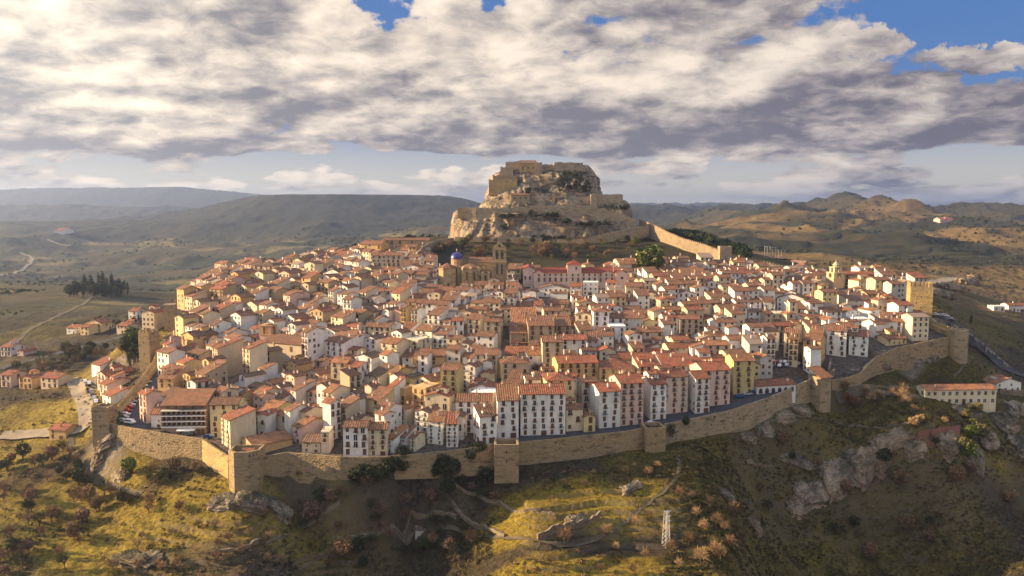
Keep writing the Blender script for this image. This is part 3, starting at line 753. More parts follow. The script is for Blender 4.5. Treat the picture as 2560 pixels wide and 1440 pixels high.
# ------------------------------------------------------------------ reserved open spaces inside the walls
def polytest(pts, up=0):
    W = [(P(px, py, hitT(px, py))[0], hitT(px, py)) for px, py in pts]
    def f(x, y):
        c = False; n = len(W)
        for i in range(n):
            x1, y1 = W[i]; x2, y2 = W[(i+1) % n]
            if (y1 > y) != (y2 > y) and x < (x2-x1)*(y-y1)/(y2-y1)+x1: c = not c
        return c
    return f
KEEP = [polytest(p) for p in (
 [(278,1085),(350,1092),(395,990),(420,915),(375,915),(300,1015)],
 [(1480,1100),(1640,1075),(2025,965),(2010,925),(1860,965),(1600,1035),(1480,1060)],
 [(1885,935),(2025,945),(2030,890),(1890,885)],
 [(2060,950),(2215,905),(2190,840),(2060,880)],
 [(1228,1115),(1250,1115),(1278,820),(1256,820)],
 [(1425,1030),(1495,1030),(1495,940),(1425,940)],
 [(2290,870),(2400,870),(2380,800),(2300,780)],
 [(1300,766),(1575,766),(1575,700),(1300,700)], [(1090,745),(1275,745),(1275,700),(1090,700)],
 [(388,915),(450,845),(475,800),(455,775),(395,790)],
 [(2050,756),(2138,756),(2138,692),(2050,692)], [(640,925),(705,925),(700,868),(640,868)], [(2235,800),(2345,800),(2335,745),(2235,745)], [(925,698),(1010,698),(1010,670),(925,670)])]
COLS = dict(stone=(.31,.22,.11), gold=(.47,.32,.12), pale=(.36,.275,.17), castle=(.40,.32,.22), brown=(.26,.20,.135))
def curtain(pts, thick=1.9, merlon=None, seed=0, rag=.12, deep=2.5, sub=1.6, flat=False):
    """town wall along outer points (x, y, top, base): battered face, parapet, wall walk, back face"""
    Q = []
    for a, b in zip(pts[:-1], pts[1:]):
        L = math.hypot(b[0]-a[0], b[1]-a[1]); n = max(1, int(L / sub))
        for i in range(n): Q.append([a[j] + (b[j]-a[j]) * i / n for j in range(4)])
    Q.append(list(pts[-1])); n = len(Q); b_ = MB(); pr = []
    for i, q in enumerate(Q):
        p0 = Q[max(0, i-1)]; p1 = Q[min(n-1, i+1)]; dx, dy = p1[0]-p0[0], p1[1]-p0[1]; L = math.hypot(dx, dy) or 1
        nx, ny = -dy / L, dx / L                      # towards the inside when walked left to right
        zt = q[2] + rag * float(vn(q[0]*.7, q[1]*.7, 0, seed)); 
        w = .25 if not flat else 0
        def at(o, z): return (q[0] + nx*o, q[1] + ny*o, z)
        wk = zt - (.9 if not flat else 0)
        pr.append([at(-w, q[3] - deep), at(0, zt), at(.5, zt), at(.5, wk), at(thick, wk), at(thick, q[3] - deep)])
    for i in range(n - 1):
        for k in range(5): b_.poly([pr[i][k], pr[i+1][k], pr[i+1][k+1], pr[i][k+1]])
    b_.poly(pr[0]); b_.poly(pr[-1][::-1])
    if merlon:
        acc = 0
        for i in range(n - 1):
            for f in ((.0, .5),):
                a, c = Vector(pr[i][1]), Vector(pr[i+1][1]); a2, c2 = Vector(pr[i][2]), Vector(pr[i+1][2])
                m0, m1, m2, m3 = a, a.lerp(c, .55), a2.lerp(c2, .55), a2; z = Vector((0, 0, merlon))
                b_.poly([m0, m1, m1+z, m0+z]); b_.poly([m1, m2, m2+z, m1+z]); b_.poly([m2, m3, m3+z, m2+z]); b_.poly([m3, m0, m0+z, m3+z]); b_.poly([m0+z, m1+z, m2+z, m3+z])
    return b_
def wallthing(name, pts, label, col, cat='town wall', group=None, **k):
    me = curtain(pts, **k).mesh(name, [M['stone']])
    return tag(link(name, me, color=COLS[col]), label, cat, group)
G = 'stretches of the town wall'
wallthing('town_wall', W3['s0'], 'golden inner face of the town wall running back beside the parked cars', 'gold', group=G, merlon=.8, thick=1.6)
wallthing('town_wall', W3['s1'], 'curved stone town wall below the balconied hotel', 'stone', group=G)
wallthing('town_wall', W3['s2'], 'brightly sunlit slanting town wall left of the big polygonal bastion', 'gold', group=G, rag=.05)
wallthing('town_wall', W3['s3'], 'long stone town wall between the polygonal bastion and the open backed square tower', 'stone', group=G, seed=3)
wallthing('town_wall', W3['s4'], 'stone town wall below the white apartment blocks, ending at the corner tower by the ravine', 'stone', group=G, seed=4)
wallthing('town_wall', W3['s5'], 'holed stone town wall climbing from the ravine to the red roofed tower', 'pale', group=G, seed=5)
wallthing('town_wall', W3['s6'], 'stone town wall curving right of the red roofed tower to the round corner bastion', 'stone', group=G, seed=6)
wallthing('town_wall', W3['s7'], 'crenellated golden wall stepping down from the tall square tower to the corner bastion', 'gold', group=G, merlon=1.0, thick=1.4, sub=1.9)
# ivy clumps on the wall by the ravine tower
def clump(n, r, hgt, leaf, seed, flat=1.0, fill=.45):
    g = np.random.default_rng(seed); d = g.normal(size=(n, 3)); d /= np.linalg.norm(d, axis=1)[:, None]
    rr = fill + (1 - fill) * g.random(n) ** .5; lump = 1 + .28 * vn(d[:, 0]*2.2, d[:, 1]*2.2, d[:, 2]*2.2, seed)
    c = d * (rr * lump)[:, None] * np.array([r, r * flat, hgt])
    u = g.normal(size=(n, 3)); u /= np.linalg.norm(u, axis=1)[:, None]; v = np.cross(u, g.normal(size=(n, 3))); v /= np.linalg.norm(v, axis=1)[:, None]
    s = leaf * g.uniform(.6, 1.4, n)[:, None]
    V = np.stack([c - u*s - v*s*.6, c + u*s - v*s*.6, c + v*s], 1).reshape(-1, 3)
    return V, np.arange(3 * n).reshape(-1, 3)
for (px, py, D, r, h, lb) in ((1678, 1075, hitT(1678, 1060, 1.3) - .9, 1.5, 2.6, 'dark ivy clump hanging from the wall just right of the ravine tower'), (1716, 1052, hitT(1716, 1050, 1.3) - .9, 1.3, 1.7, 'rounded ivy clump on the wall top, second from the ravine tower')):
    V, Fc = clump(500, r, h, .22, int(px), .6, .3); c = P(px, py, D)
    tag(link('ivy', trimesh('ivy', V, Fc, [M['leaf']]), loc=c, color=(.035, .045, .012)), lb, 'ivy', 'ivy on the town wall')
# ------------------------------------------------------------------ towers
def towermesh(outline, z0, z1, par=1.1, thick=.6, crenel=0.0, batter=0.0, open_=True):
    b_ = MB(); n = len(outline); cx = sum(p[0] for p in outline)/n; cy = sum(p[1] for p in outline)/n
    low = [(cx + (p[0]-cx)*(1+batter), cy + (p[1]-cy)*(1+batter)) for p in outline]
    R_ = [math.hypot(p[0]-cx, p[1]-cy) for p in outline]
    inn = [(cx + (p[0]-cx)*(1-thick/r*1.2), cy + (p[1]-cy)*(1-thick/r*1.2)) for p, r in zip(outline, R_)]
    for i in range(n):
        j = (i+1) % n
        b_.poly([(*low[i], z0), (*low[j], z0), (*outline[j], z1), (*outline[i], z1)])
        b_.poly([(*outline[i], z1), (*outline[j], z1), (*inn[j], z1), (*inn[i], z1)])
        b_.poly([(*inn[i], z1), (*inn[j], z1), (*inn[j], z1-par), (*inn[i], z1-par)])
        if crenel:
            A, B, C_, D_ = Vector((*outline[i], z1)), Vector((*outline[j], z1)), Vector((*inn[j], z1)), Vector((*inn[i], z1))
            L = (B-A).length; k = max(2, round(L / 2.0))
            for m_ in range(k):
                t0, t1 = (m_ + .2) / k, (m_ + .8) / k
                q = [A.lerp(B, t0), A.lerp(B, t1), D_.lerp(C_, t1), D_.lerp(C_, t0)]; q2 = [v + Vector((0, 0, crenel)) for v in q]
                for a in range(4): c = (a+1) % 4; b_.poly([q[a], q[c], q2[c], q2[a]])
                b_.poly(q2)
    b_.poly([(*p, z1-par) for p in inn])
    return b_
def rect(cx, cy, w, d, rot):
    c, s = math.cos(rot), math.sin(rot)
    return [(cx + c*x*w/2 - s*y*d/2, cy + s*x*w/2 + c*y*d/2) for x, y in ((-1,-1),(1,-1),(1,1),(-1,1))]
def tower(px0, px1, pt, pb, D, depth, rot, label, col='stone', slits=True, roof=None, sides=4, **k):
    a, b = P(px0, pb, D), P(px1, pb, D); zt = P(px0, pt, D)[2]; rot = R(rot)
    wtot = b[0] - a[0]; w = max(wtot * .4, (wtot - depth * abs(math.sin(rot))) / math.cos(rot)); cx = (a[0] + b[0]) / 2; cy = D + depth / 2
    root = bpy.data.objects.new('wall_tower', None); COL.objects.link(root); root.location = (cx, cy, a[2])
    if sides == 4: o = rect(0, 0, w, depth, rot)
    else: o = [(w/2*math.cos(rot + 2*math.pi*i/sides), depth/2*math.sin(rot + 2*math.pi*i/sides)) for i in range(sides)]
    h = zt - a[2]
    link('masonry', towermesh(o, -4, h, **k).mesh('masonry', [M['stone']]), root, color=COLS[col])
    if slits and sides == 4:
        s = MB(); 
        s.box(-.15, .15, -.04, .1, 0, 1.0); ms = s.mesh('arrow_slit', [M['iron']]); c, sn = math.cos(rot), math.sin(rot)
        for i in range(1, 3): link('arrow_slit', ms, root, (sn*depth/2, -c*depth/2, h*i/3), rot)
    if roof:
        rf = link('roof', roofmesh('m' if roof == 'm' else 'h', w + .4, depth + .4, h, R(22)), root, (0, 0, 0), rot, RC['o'] if roof == 'm' else RC['r'])
    HOUSES.append((cx, cy, w + 1.5, depth + 1.5, rot))
    tag(root, label, 'tower', 'towers of the town wall'); return root
tower(347, 385, 832, 916, hitT(366, 912), 7, -12, 'tall plain sandstone wall tower, nearer of the two at the left edge of town', 'stone', crenel=.7)
tower(404, 438, 762, 830, hitT(420, 828), 6, 14, 'smooth tall wall tower with sloping top, farther of the two at the left edge', 'brown', par=.05)
tower(231, 277, 1020, 1096, hitT(262, 1056, 1.3) - 2, 6, -4, 'square stone gate tower where the left road meets the town wall', 'stone', par=.6, crenel=.35)
# polygonal bastion
a, b = P(567, 1222, 243), P(645, 1222, 243); zt = P(605, 1131, 243)[2]; w = b[0] - a[0]
root = bpy.data.objects.new('bastion', None); COL.objects.link(root); root.location = ((a[0]+b[0])/2, 243 + 5, a[2])
o = [(-w/2, 3), (-w/2, -2.5), (-w*.24, -5), (w*.22, -5), (w/2, -2.2), (w/2, 3.5)]
link('masonry', towermesh(o, -5, zt - a[2], par=2.2, thick=.7, batter=.03).mesh('masonry', [M['stone']]), root, color=COLS['stone'])
for i, x in enumerate((.26, .34, .42)):
    q = MB(); q.box(-.13, .13, -.05, .3, 0, .8); link('loophole', q.mesh('loophole', [M['iron']]), root, (w*x, -4.75 + i*.9, zt - a[2] - 1.6), R(38))
link('inner_roof', (lambda q: (q.slab([(-2, -1.5, 0), (2.2, -1.5, 0), (2.2, 2, 1.4), (-2, 2, 1.4)], .15), q)[1])(MB()).mesh('inner_roof', [M['tiles']]), root, (0, 0, zt - a[2] - 2.0), 0, RC['o'])
tag(root, 'big many sided stone bastion at the front corner of the town wall', 'bastion')
tower(1234, 1297, 1112, 1179, hitT(1262, 1108, 1.3) - 6, 7, 2, 'open backed square stone tower in the middle of the front wall', 'stone', par=3.0, thick=.8)
tower(1608, 1664, 1070, 1137, hitT(1638, 1064, 1.3) - 5, 8, 6, 'square stone corner tower beside the dark ravine', 'stone', par=2.0, thick=.8)
t4 = tower(2030, 2080, 944, 1008, hitT(2050, 950, .6) - 4, 7, 24, 'square wall tower with a sloping red tiled roof', 'pale', roof='m', par=.1)
tower(2276, 2336, 717, 800, hitT(2305, 798), 8, -14, 'tall square tower with crenellated top at the right end of town', 'gold', crenel=2.0)
tower(2385, 2428, 826, 889, hitT(2392, 830, 3.2) - 5, 8, 0, 'rounded corner bastion at the right end of the town wall', 'pale', sides=10, par=.9)
tower(1799, 1829, 616, 658, 512, 6, 0, 'small square castle gate tower on the wall below the pine wood', 'castle', par=.2)
# tip wall with crenels climbing to the castle
def CW(pts): return [(*P(px, pt, D)[:2], P(px, pt, D)[2], P(px, pb, D)[2]) for (px, pt, pb, D) in pts]
wallthing('castle_wall', CW([(1598,549,575,588),(1640,566,592,570),(1672,583,610,556),(1710,598,622,542),(1760,612,640,528),(1800,628,655,515)]), 'long stone wall dropping from the castle rock to the small gate tower', 'brown', 'castle wall', thick=2.6, merlon=.7)
wallthing('castle_wall', CW([(1828,637,662,514),(1880,650,672,512),(1930,660,680,508),(1975,670,690,505),(2020,684,700,498)]), 'crenellated wall running right from the small gate tower behind the houses', 'castle', 'castle wall', merlon=.8)
wallthing('castle_wall', CW([(1137,592,598,566),(1240,592,599,562),(1355,594,600,560)]), 'low pale wall along the foot of the castle cliff', 'pale', 'castle wall', rag=.1)
wallthing('castle_wall', CW([(1392,599,606,560),(1460,597,606,558),(1500,588,602,560),(1560,575,596,566),(1622,562,582,574)]), 'sloping retaining wall of the path up to the castle', 'pale', 'castle wall', thick=2.6)
wallthing('castle_wall', CW([(1035,640,668,500),(1060,615,640,525),(1090,600,615,545),(1135,594,606,565)]), 'stone wall climbing left from the church to the castle cliff', 'pale', 'castle wall')
# ------------------------------------------------------------------ castle rock
def rock(name, levels, depth, label, amp=2.2, seed=0, nr=230, nz=90, expo=3.2):
    """levels: (py, left px, right px, front distance) from the foot up"""
    L = []
    for (py, xl, xr, D) in levels:
        a, b = P(xl, py, D + depth*.25), P(xr, py, D + depth*.25); z = P(1300, py, D)[2]
        L.append((z, a[0], b[0], D))
    L = np.array(L); zs = np.linspace(L[0, 0], L[-1, 0], nz); xl = np.interp(zs, L[:, 0], L[:, 1]); xr = np.interp(zs, L[:, 0], L[:, 2]); yf = np.interp(zs, L[:, 0], L[:, 3])
    yb = L[0, 3] + depth - (yf - L[0, 3]) * .6
    th = np.linspace(0, 2*np.pi, nr, endpoint=False)
    cx, sx = np.cos(th), np.sin(th); ex = 2 / expo
    ux = np.sign(cx) * np.abs(cx) ** ex; uy = np.sign(sx) * np.abs(sx) ** ex
    X = (xl + xr)[None]/2 + ux[:, None] * (xr - xl)[None]/2; Y = (yf + yb)[None]/2 + uy[:, None] * (yb - yf)[None]/2; Z = np.broadcast_to(zs, X.shape)
    nl = np.hypot(cx, sx); nx, ny = (cx/nl)[:, None], (sx/nl)[:, None]
    top = (1 - sstep(.93, 1.0, (Z - zs[0]) / (zs[-1] - zs[0])) * .8)
    dsp = amp * (ridged(X/22, Y/22, Z/60, 5, seed) * 1.3 + .6 * fbm(X/8, Y/8, Z/7, 4, seed+5) + .75 * ridged(X/8, Y/8, Z/45, 3, seed+3) - .8 * sstep(.55, .8, ridged(X/17, Y/17, Z/70, 2, seed+6)) + .55 * np.floor(fbm(X/45, Y/45, Z/9, 2, seed+9) * 4) / 2) * top
    X = X + nx * dsp; Y = Y + ny * dsp
    # close the top
    V = np.stack([X, Y, Z], -1)
    c = V[:, -1].mean(0); caps = []
    for f in (.75, .5, .25, .02):
        k = c + (V[:, -1] - c) * f; k[:, 2] = zs[-1] + .8 * fbm(k[:, 0]/6, k[:, 1]/6, 0, 3, seed) ; caps.append(k[:, None])
    V = np.concatenate([V] + caps, 1)
    me = gridmesh(name, V.reshape(-1, 3), nr, V.shape[1], M['rock'], wrap=True)
    for p in me.polygons: pass
    return tag(link(name, me), label, None, None, 'structure')
rock('castle_rock', [(612,1128,1606,563),(596,1130,1600,568),(560,1132,1592,572),(535,1142,1578,577),(520,1150,1560,583)], 95, 'pale limestone cliff carrying the lower castle walls', 2.4, 1, 640, 150, 4.5)
rock('castle_rock', [(530,1196,1508,586),(510,1206,1500,592),(480,1218,1498,600),(455,1228,1494,606),(436,1238,1482,612),(424,1252,1470,618)], 70, 'upper crag under the castle keep', 2.6, 7, 520, 120, 3.0)
rock('castle_rock', [(548,1478,1582,584),(525,1486,1572,588),(500,1488,1560,594)], 60, 'right shoulder of the castle crag', 1.8, 13, 200, 50, 3.0)
rock('castle_rock', [(440,1420,1492,612),(428,1424,1487,616),(412,1440,1470,622)], 40, 'rounded top right boss of the crag', 1.2, 17, 140, 40, 2.4)
def cblock(px0, px1, pt, pb, D, dep, label, col='castle', rk=None, wins=0, name='castle_building', rot=0, kind='m'):
    a, b = P(px0, pb, D), P(px1, pb, D); zt = P(px0, pt, D)[2]; w = b[0]-a[0]; h = zt - a[2]
    root = bpy.data.objects.new(name, None); COL.objects.link(root); root.location = ((a[0]+b[0])/2, D + dep/2, a[2]); root.rotation_euler = (0, 0, R(rot))
    q = MB()
    if rk: me = wallmesh(kind, w, dep, h, R(14), 3); 
    else:
        n = 8; x = [-w/2 + w*i/n for i in range(n+1)]; g = [h + .5*float(vn(px0+i*1.7, 3.1, 0, 5)) for i in range(n+1)]
        for i in range(n):
            q.poly([(x[i],-dep/2,-3),(x[i+1],-dep/2,-3),(x[i+1],-dep/2,g[i+1]),(x[i],-dep/2,g[i])]); q.poly([(x[i+1],dep/2,-3),(x[i],dep/2,-3),(x[i],dep/2,g[i]),(x[i+1],dep/2,g[i+1])])
            q.poly([(x[i],-dep/2,g[i]),(x[i+1],-dep/2,g[i+1]),(x[i+1],dep/2,g[i+1]),(x[i],dep/2,g[i])])
        for s, e in ((-1, 0), (1, n)): q.poly([(s*w/2,-dep/2,-3),(s*w/2,dep/2,-3),(s*w/2,dep/2,g[e]),(s*w/2,-dep/2,g[e])])
        me = q.mesh('masonry', [M['stone']])
    me.materials.clear(); me.materials.append(M['stone'])
    link('masonry', me, root, color=COLS[col])
    if rk: link('roof', roofmesh(kind, w, dep, h, R(14), .3), root, color=RC[rk])
    for i in range(wins): link('window', WIN['window'], root, ((i+.6)/(wins+.2)*w - w/2, -dep/2, h*.58), 0, COLS[col], (1.0, 1, 1.5))
    return tag(root, label, 'castle building', 'castle buildings')
cblock(1385,1457,406,446,615,14,'high blank right hand curtain wall of the castle top')
cblock(1457,1464,413,430,616,9,'narrow lower end of the castle top wall')
cblock(1353,1386,411,446,618,10,'lower recessed middle wall of the castle top')
cblock(1340,1355,406,446,614,10,'jutting corner wall beside the windowed keep')
cblock(1299,1341,409,440,616,12,'castle keep with three small windows under the skyline', 'gold', 'd', 3)
cblock(1264,1300,404,444,620,12,'tallest left block of the castle keep')
cblock(1251,1283,418,445,612,12,'lower left block of the castle keep', 'castle')
cblock(1232,1294,439,458,608,12,'grey wall under the left end of the keep', 'brown')
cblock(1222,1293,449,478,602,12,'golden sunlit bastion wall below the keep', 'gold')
cblock(1278,1324,488,512,592,9,'castle house with small windows and red lean-to roof', 'pale', 'b', 3)
cblock(1323,1352,481,512,596,9,'plain taller block beside the castle house', 'brown')
cblock(1369,1425,489,514,594,6,'pale middle curtain wall of the castle')
cblock(1382,1388,487,511,592,4,'slim bright turret on the middle curtain wall', 'gold')
cblock(1425,1478,492,516,593,6,'lower curtain wall right of the slim turret')
cblock(1477,1493,485,520,590,8,'square buttress tower at the right of the middle castle walls')
cblock(1493,1557,486,508,592,20,'broad walled platform on the right shoulder of the crag', 'castle')
cblock(1144,1169,520,536,578,8,'small bastion at the left tip of the castle cliff', 'gold')
wallthing('castle_wall', CW([(1168,519,548,578),(1189,520,545,577),(1243,521,540,576),(1313,517,536,576),(1313,514,536,575),(1417,513,548,575),(1428,511,560,575),(1480,515,560,575),(1544,533,558,577),(1590,548,572,578)]), 'long lower castle wall along the cliff edge', 'castle', 'castle wall', rag=.8, thick=2)
q = MB(); q.bar((0, 0, 0), (0, 0, 7), .12, 6, 0, .06); q.bar((0, 0, 7), (0, 0, 7.2), .18, 6)
tag(link('flagpole', q.mesh('flagpole', [M['steel']]), loc=P(1353, 408, 619) + np.array((0, 2, -2))), 'thin bare flagpole on the castle top', 'flagpole')
cblock(1361,1377,603,622,552,5,'small ruined gatehouse on the slope under the castle path', 'gold', name='gatehouse')
# ------------------------------------------------------------------ pink school with red roofs
def pt3(px, py, D): return P(px, py, D)
D0 = 448.0; zb = Tz(np.array(0.), np.array(D0)).item(); X = lambda px, D=D0: (px - 1280) / F * D / CT
zz = lambda py, D=D0: P(1280, py, D)[2]
root = bpy.data.objects.new('school', None); COL.objects.link(root); root.location = (X(1436), D0, zb)
def sx(px, D=D0): return X(px, D) - X(1436)
def part_block(px0, px1, y0, y1, pe, kind, rk, pitch=20, wl='P', col=None):
    w = sx(px1) - sx(px0); d = y1 - y0; h = zz(pe) - zb; c = ((sx(px0)+sx(px1))/2, (y0+y1)/2, 0)
    a = link('wall', wallmesh(kind, w, d, h, R(pitch), 3), root, c, color=col or (.66,.50,.43))
    rr = link('roof', roofmesh(kind, w, d, h, R(pitch), .4), root, c); rr.data.materials[0] = M['tiles_red']; return h
h = part_block(1360, 1538, 0, 11, 682, 'r', 'r', 24)
part_block(1335, 1361, -1.2, 11.4, 682, 'g', 'r', 22)
part_block(1308, 1337, 3, 24, 674, 'g', 'r', 22)
part_block(1538, 1566, -3, 12, 682, 'g', 'r', 26)
part_block(1500, 1539, -.8, 9, 684, 'g', 'r', 18)
part_block(1418, 1453, -1.0, 7, 662, 'h', 'r', 32)
for i, px in enumerate(list(range(1347, 1540, 14))):
    link('window', WIN['window'], root, (sx(px), -1.25 if px < 1362 or px > 1500 and px < 1540 or 1418 < px < 1453 else -.02, zz(690) - zb), 0, (.5,.35,.3), (.9, 1, 1.3))
    link('window', WIN['window'], root, (sx(px), -1.25 if px < 1362 or px > 1500 and px < 1540 or 1418 < px < 1453 else -.02, zz(704) - zb), 0, (.5,.35,.3), (1.1, 1, 2.3))
for px, py in ((1440, 674),): link('window', WIN['window'], root, (sx(px), -1.02, zz(py) - zb), 0, (.5,.35,.3), (1, 1, 1.6))
for px in (1313, 1325): link('window', WIN['window'], root, (sx(px), 2.98, zz(700) - zb), 0, (.5,.35,.3), (1, 1, 2))
q = MB()
for i in range(12):
    a0, a1 = 2*math.pi*i/12, 2*math.pi*(i+1)/12; q.poly([(0,0,0),(math.cos(a0),0,math.sin(a0)),(math.cos(a1),0,math.sin(a1))])
link('round_window', q.mesh('round_window', [M['glass']]), root, (sx(1553), -3.05, zz(694) - zb), 0, None, (.8, 1, .8))
q = MB(); q.box(-1.6, -1.0, -.5, .5, 0, 3); q.box(1.0, 1.6, -.5, .5, 0, 3); q.poly([(-1.9,-.6,3),(1.9,-.6,3),(0,-.6,4.2)]); q.poly([(1.9,.6,3),(-1.9,.6,3),(0,.6,4.2)]); q.poly([(-1.9,-.6,3),(0,-.6,4.2),(0,.6,4.2),(-1.9,.6,3)]); q.poly([(1.9,-.6,3),(1.9,.6,3),(0,.6,4.2),(0,-.6,4.2)])
link('bell_gable', q.mesh('bell_gable', [M['plaster']]), root, (sx(1540), 1, zz(682) - zb), 0, (.5,.38,.3))
tag(root, 'long pink school with red roofs and a square central turret, under the hill', 'school')
for c in ((1435, 6, 14),): HOUSES.append((X(1437), D0 + 7, X(1570) - X(1305), 22, 0))
# ------------------------------------------------------------------ basilica with blue dome and bell gable
DC = 452.0; zb = Tz(np.array(0.), np.array(DC)).item(); cx0 = X(1190, DC)
root = bpy.data.objects.new('church', None); COL.objects.link(root); root.location = (cx0, DC, zb)
cx_ = lambda px: X(px, DC) - cx0
cz_ = lambda py: zz(py, DC) - zb
ST_ = (.46, .34, .17)
def stone(b, name='masonry', p=None, loc=(0,0,0), col=ST_, rz=0, mat='stone'): return link(name, b.mesh(name, [M[mat]]), p or root, loc, rz, col)
# bell gable tower: solid lower block, pierced upper plate
tw0, tw1 = cx_(1232), cx_(1266); tw = tw1 - tw0; q = MB()
q.box(tw0, tw1, -2.8, 2.8, -3, cz_(656))
for s in (tw0 - .5, tw1 - .6): q.box(s, s + 1.1, -3.6, -2.8, -3, cz_(665))
q.box(tw0 - .25, tw1 + .25, -3, 3, cz_(656), cz_(654))
z0, z1, z2, z3 = cz_(654), cz_(648), cz_(624), cz_(619)
for (xa, xb) in ((tw0, tw0 + tw*.2), (tw0 + tw*.42, tw0 + tw*.58), (tw1 - tw*.2, tw1)): q.box(xa, xb, -1.2, 1.2, z0, z2)
q.box(tw0 + tw*.2, tw0 + tw*.42, -1.2, 1.2, z0, z1); q.box(tw0 + tw*.58, tw1 - tw*.2, -1.2, 1.2, z0, z1)
q.box(tw0, tw1, -1.3, 1.3, z2, z3)
xm = (tw0 + tw1) / 2; zt = cz_(604)
f = [(tw0, z3), (xm - 1.0, z3), (xm - 1.0, z3 + 2.0), (xm - .5, zt - 1.0), (xm, zt)]
for s in (1, -1):
    for yv in (-1.2, 1.2):
        pl = [(tw0, z3), (xm - .7, z3), (xm - .7, z3 + 1.7), (xm, z3 + 2.4), (xm, zt)]
        pl = [(x if s > 0 else 2*xm - x, yv, z) for x, z in pl]; q.poly(pl)
    a = (tw0 if s > 0 else tw1); q.poly([(a, -1.2, z3), (a, 1.2, z3), (xm, 1.2, zt), (xm, -1.2, zt)])
stone(q, 'bell_tower')
for s in (.31, .69):
    q = MB(); q.bar((0, 0, 1.2), (0, 0, .2), .25, 10, 0, .6); q.bar((0, 0, 0.2), (0, 0, .05), .6, 10, 0, .66); stone(q, 'bell', loc=(tw0 + tw*s, 0, z1 + 1.8), mat='iron')
    q = MB(); q.box(-.55, .55, -.06, .2, 0, 5.2); q.poly([(-.55,-.06,5.2),(.55,-.06,5.2),(0,-.06,6.2)]); stone(q, 'lancet_window', loc=(tw0 + tw*s*.9 + .4, -2.84, cz_(684)), mat='glass')
# nave and roof
q = MB(); 
link('nave_wall', wallmesh('r', cx_(1232) - cx_(1172), 16, cz_(656), R(16), 3), root, ((cx_(1232) + cx_(1172))/2, 10, 0), 0, ST_)
root.children[-1].data.materials[0] = M['stone']
link('roof', roofmesh('r', cx_(1232) - cx_(1172), 16, cz_(656), R(16), .4), root, ((cx_(1232) + cx_(1172))/2, 10, 0), 0, RC['b'])
# apse: stepped polygon with tall buttresses
def ngon(n, r, ry=None, a0=0): return [(r*math.cos(a0 + 2*math.pi*i/n), (ry or r)*math.sin(a0 + 2*math.pi*i/n)) for i in range(n)]
for (px, r, pe, nm) in ((1178, 7.2, 668, 'apse'), (1208, 5.2, 680, 'side_chapel')):
    h = cz_(pe); q = MB(); q.prism(ngon(10, r, r*.95, .3), -3, h); o = stone(q, nm, loc=(cx_(px), 2.5 if nm == 'apse' else .5, 0))
    q = MB(); pts = ngon(10, r + .4, r*.95 + .4, .3)
    for i in range(10): a, b = pts[i], pts[(i+1) % 10]; q.poly([(*a, h), (*b, h), (0, 0, h + r*.33)], 0, [(0,0),(4,0),(2,6)])
    link('roof', q.mesh('roof', [M['tiles']]), o, color=RC['b'])
    for i in range(10):
        a = .3 + 2*math.pi*i/10
        if math.sin(a) > .35: continue
        q = MB(); q.box(-.55, .55, -1.1, .5, -3, h*.97); q.slab([(-.65, -1.25, h*.97), (.65, -1.25, h*.97), (.65, .5, h*.97 + .9), (-.65, .5, h*.97 + .9)], .15)
        stone(q, 'buttress', o, (r*math.cos(a), r*.95*math.sin(a), 0), rz=a + math.pi/2, col=(.55,.42,.22))
    for i in range(10):
        a = .3 + 2*math.pi*(i+.5)/10
        if math.sin(a) > .1: continue
        q = MB(); q.box(-.4, .4, -.08, .2, h*.35, h*.8); stone(q, 'lancet_window', o, (r*.95*math.cos(a), r*.9*math.sin(a), 0), rz=a + math.pi/2, mat='glass')
# domed chapel
q = MB(); h = cz_(668); q.prism(ngon(8, 5.2, None, R(22.5)), -3, h); o = stone(q, 'chapel', loc=(cx_(1119), 0, 0), col=(.5,.38,.2))
q = MB(); pts = ngon(8, 5.7, None, R(22.5))
for i in range(8): a, b = pts[i], pts[(i+1) % 8]; q.poly([(*a, h), (*b, h), (0, 0, h + 2.6)], 0, [(0,0),(4,0),(2,6)])
link('roof', q.mesh('roof', [M['tiles']]), o, color=RC['b'])
q = MB(); q.box(-.5, .5, -.1, .1, .5, 2.4); stone(q, 'door', o, (.8, -4.85, 0), mat='wood')
q = MB(); q.prism(ngon(12, 3.4), cz_(672), cz_(648)); stone(q, 'drum', loc=(cx_(1141), 6, 0), col=(.55,.33,.2)); dr = root.children[-1]
th, ph = np.meshgrid(np.linspace(0, 2*np.pi, 32, endpoint=False), np.linspace(0, np.pi/2, 14), indexing='ij')
V = np.stack([3.7*np.cos(th)*np.cos(ph), 3.7*np.sin(th)*np.cos(ph), 3.7*np.sin(ph)], -1).reshape(-1, 3)
link('dome', gridmesh('dome', V, 32, 14, M['blue_tile'], wrap=True), root, (cx_(1141), 6, cz_(648)))
q = MB(); q.bar((0,0,4.2), (0,0,5.2), .3, 8); q.bar((0,0,5.2), (0,0,6), .3, 8, 0, .03); link('lantern', q.mesh('lantern', [M['plaster']]), root, (cx_(1141), 6, cz_(648)), 0, (.6,.4,.25))
tag(root, 'golden stone church with a blue dome, buttressed apse and pierced bell gable', 'church')
HOUSES.append((X(1182, DC), DC + 5, X(1268, DC) - X(1096, DC), 24, 0))
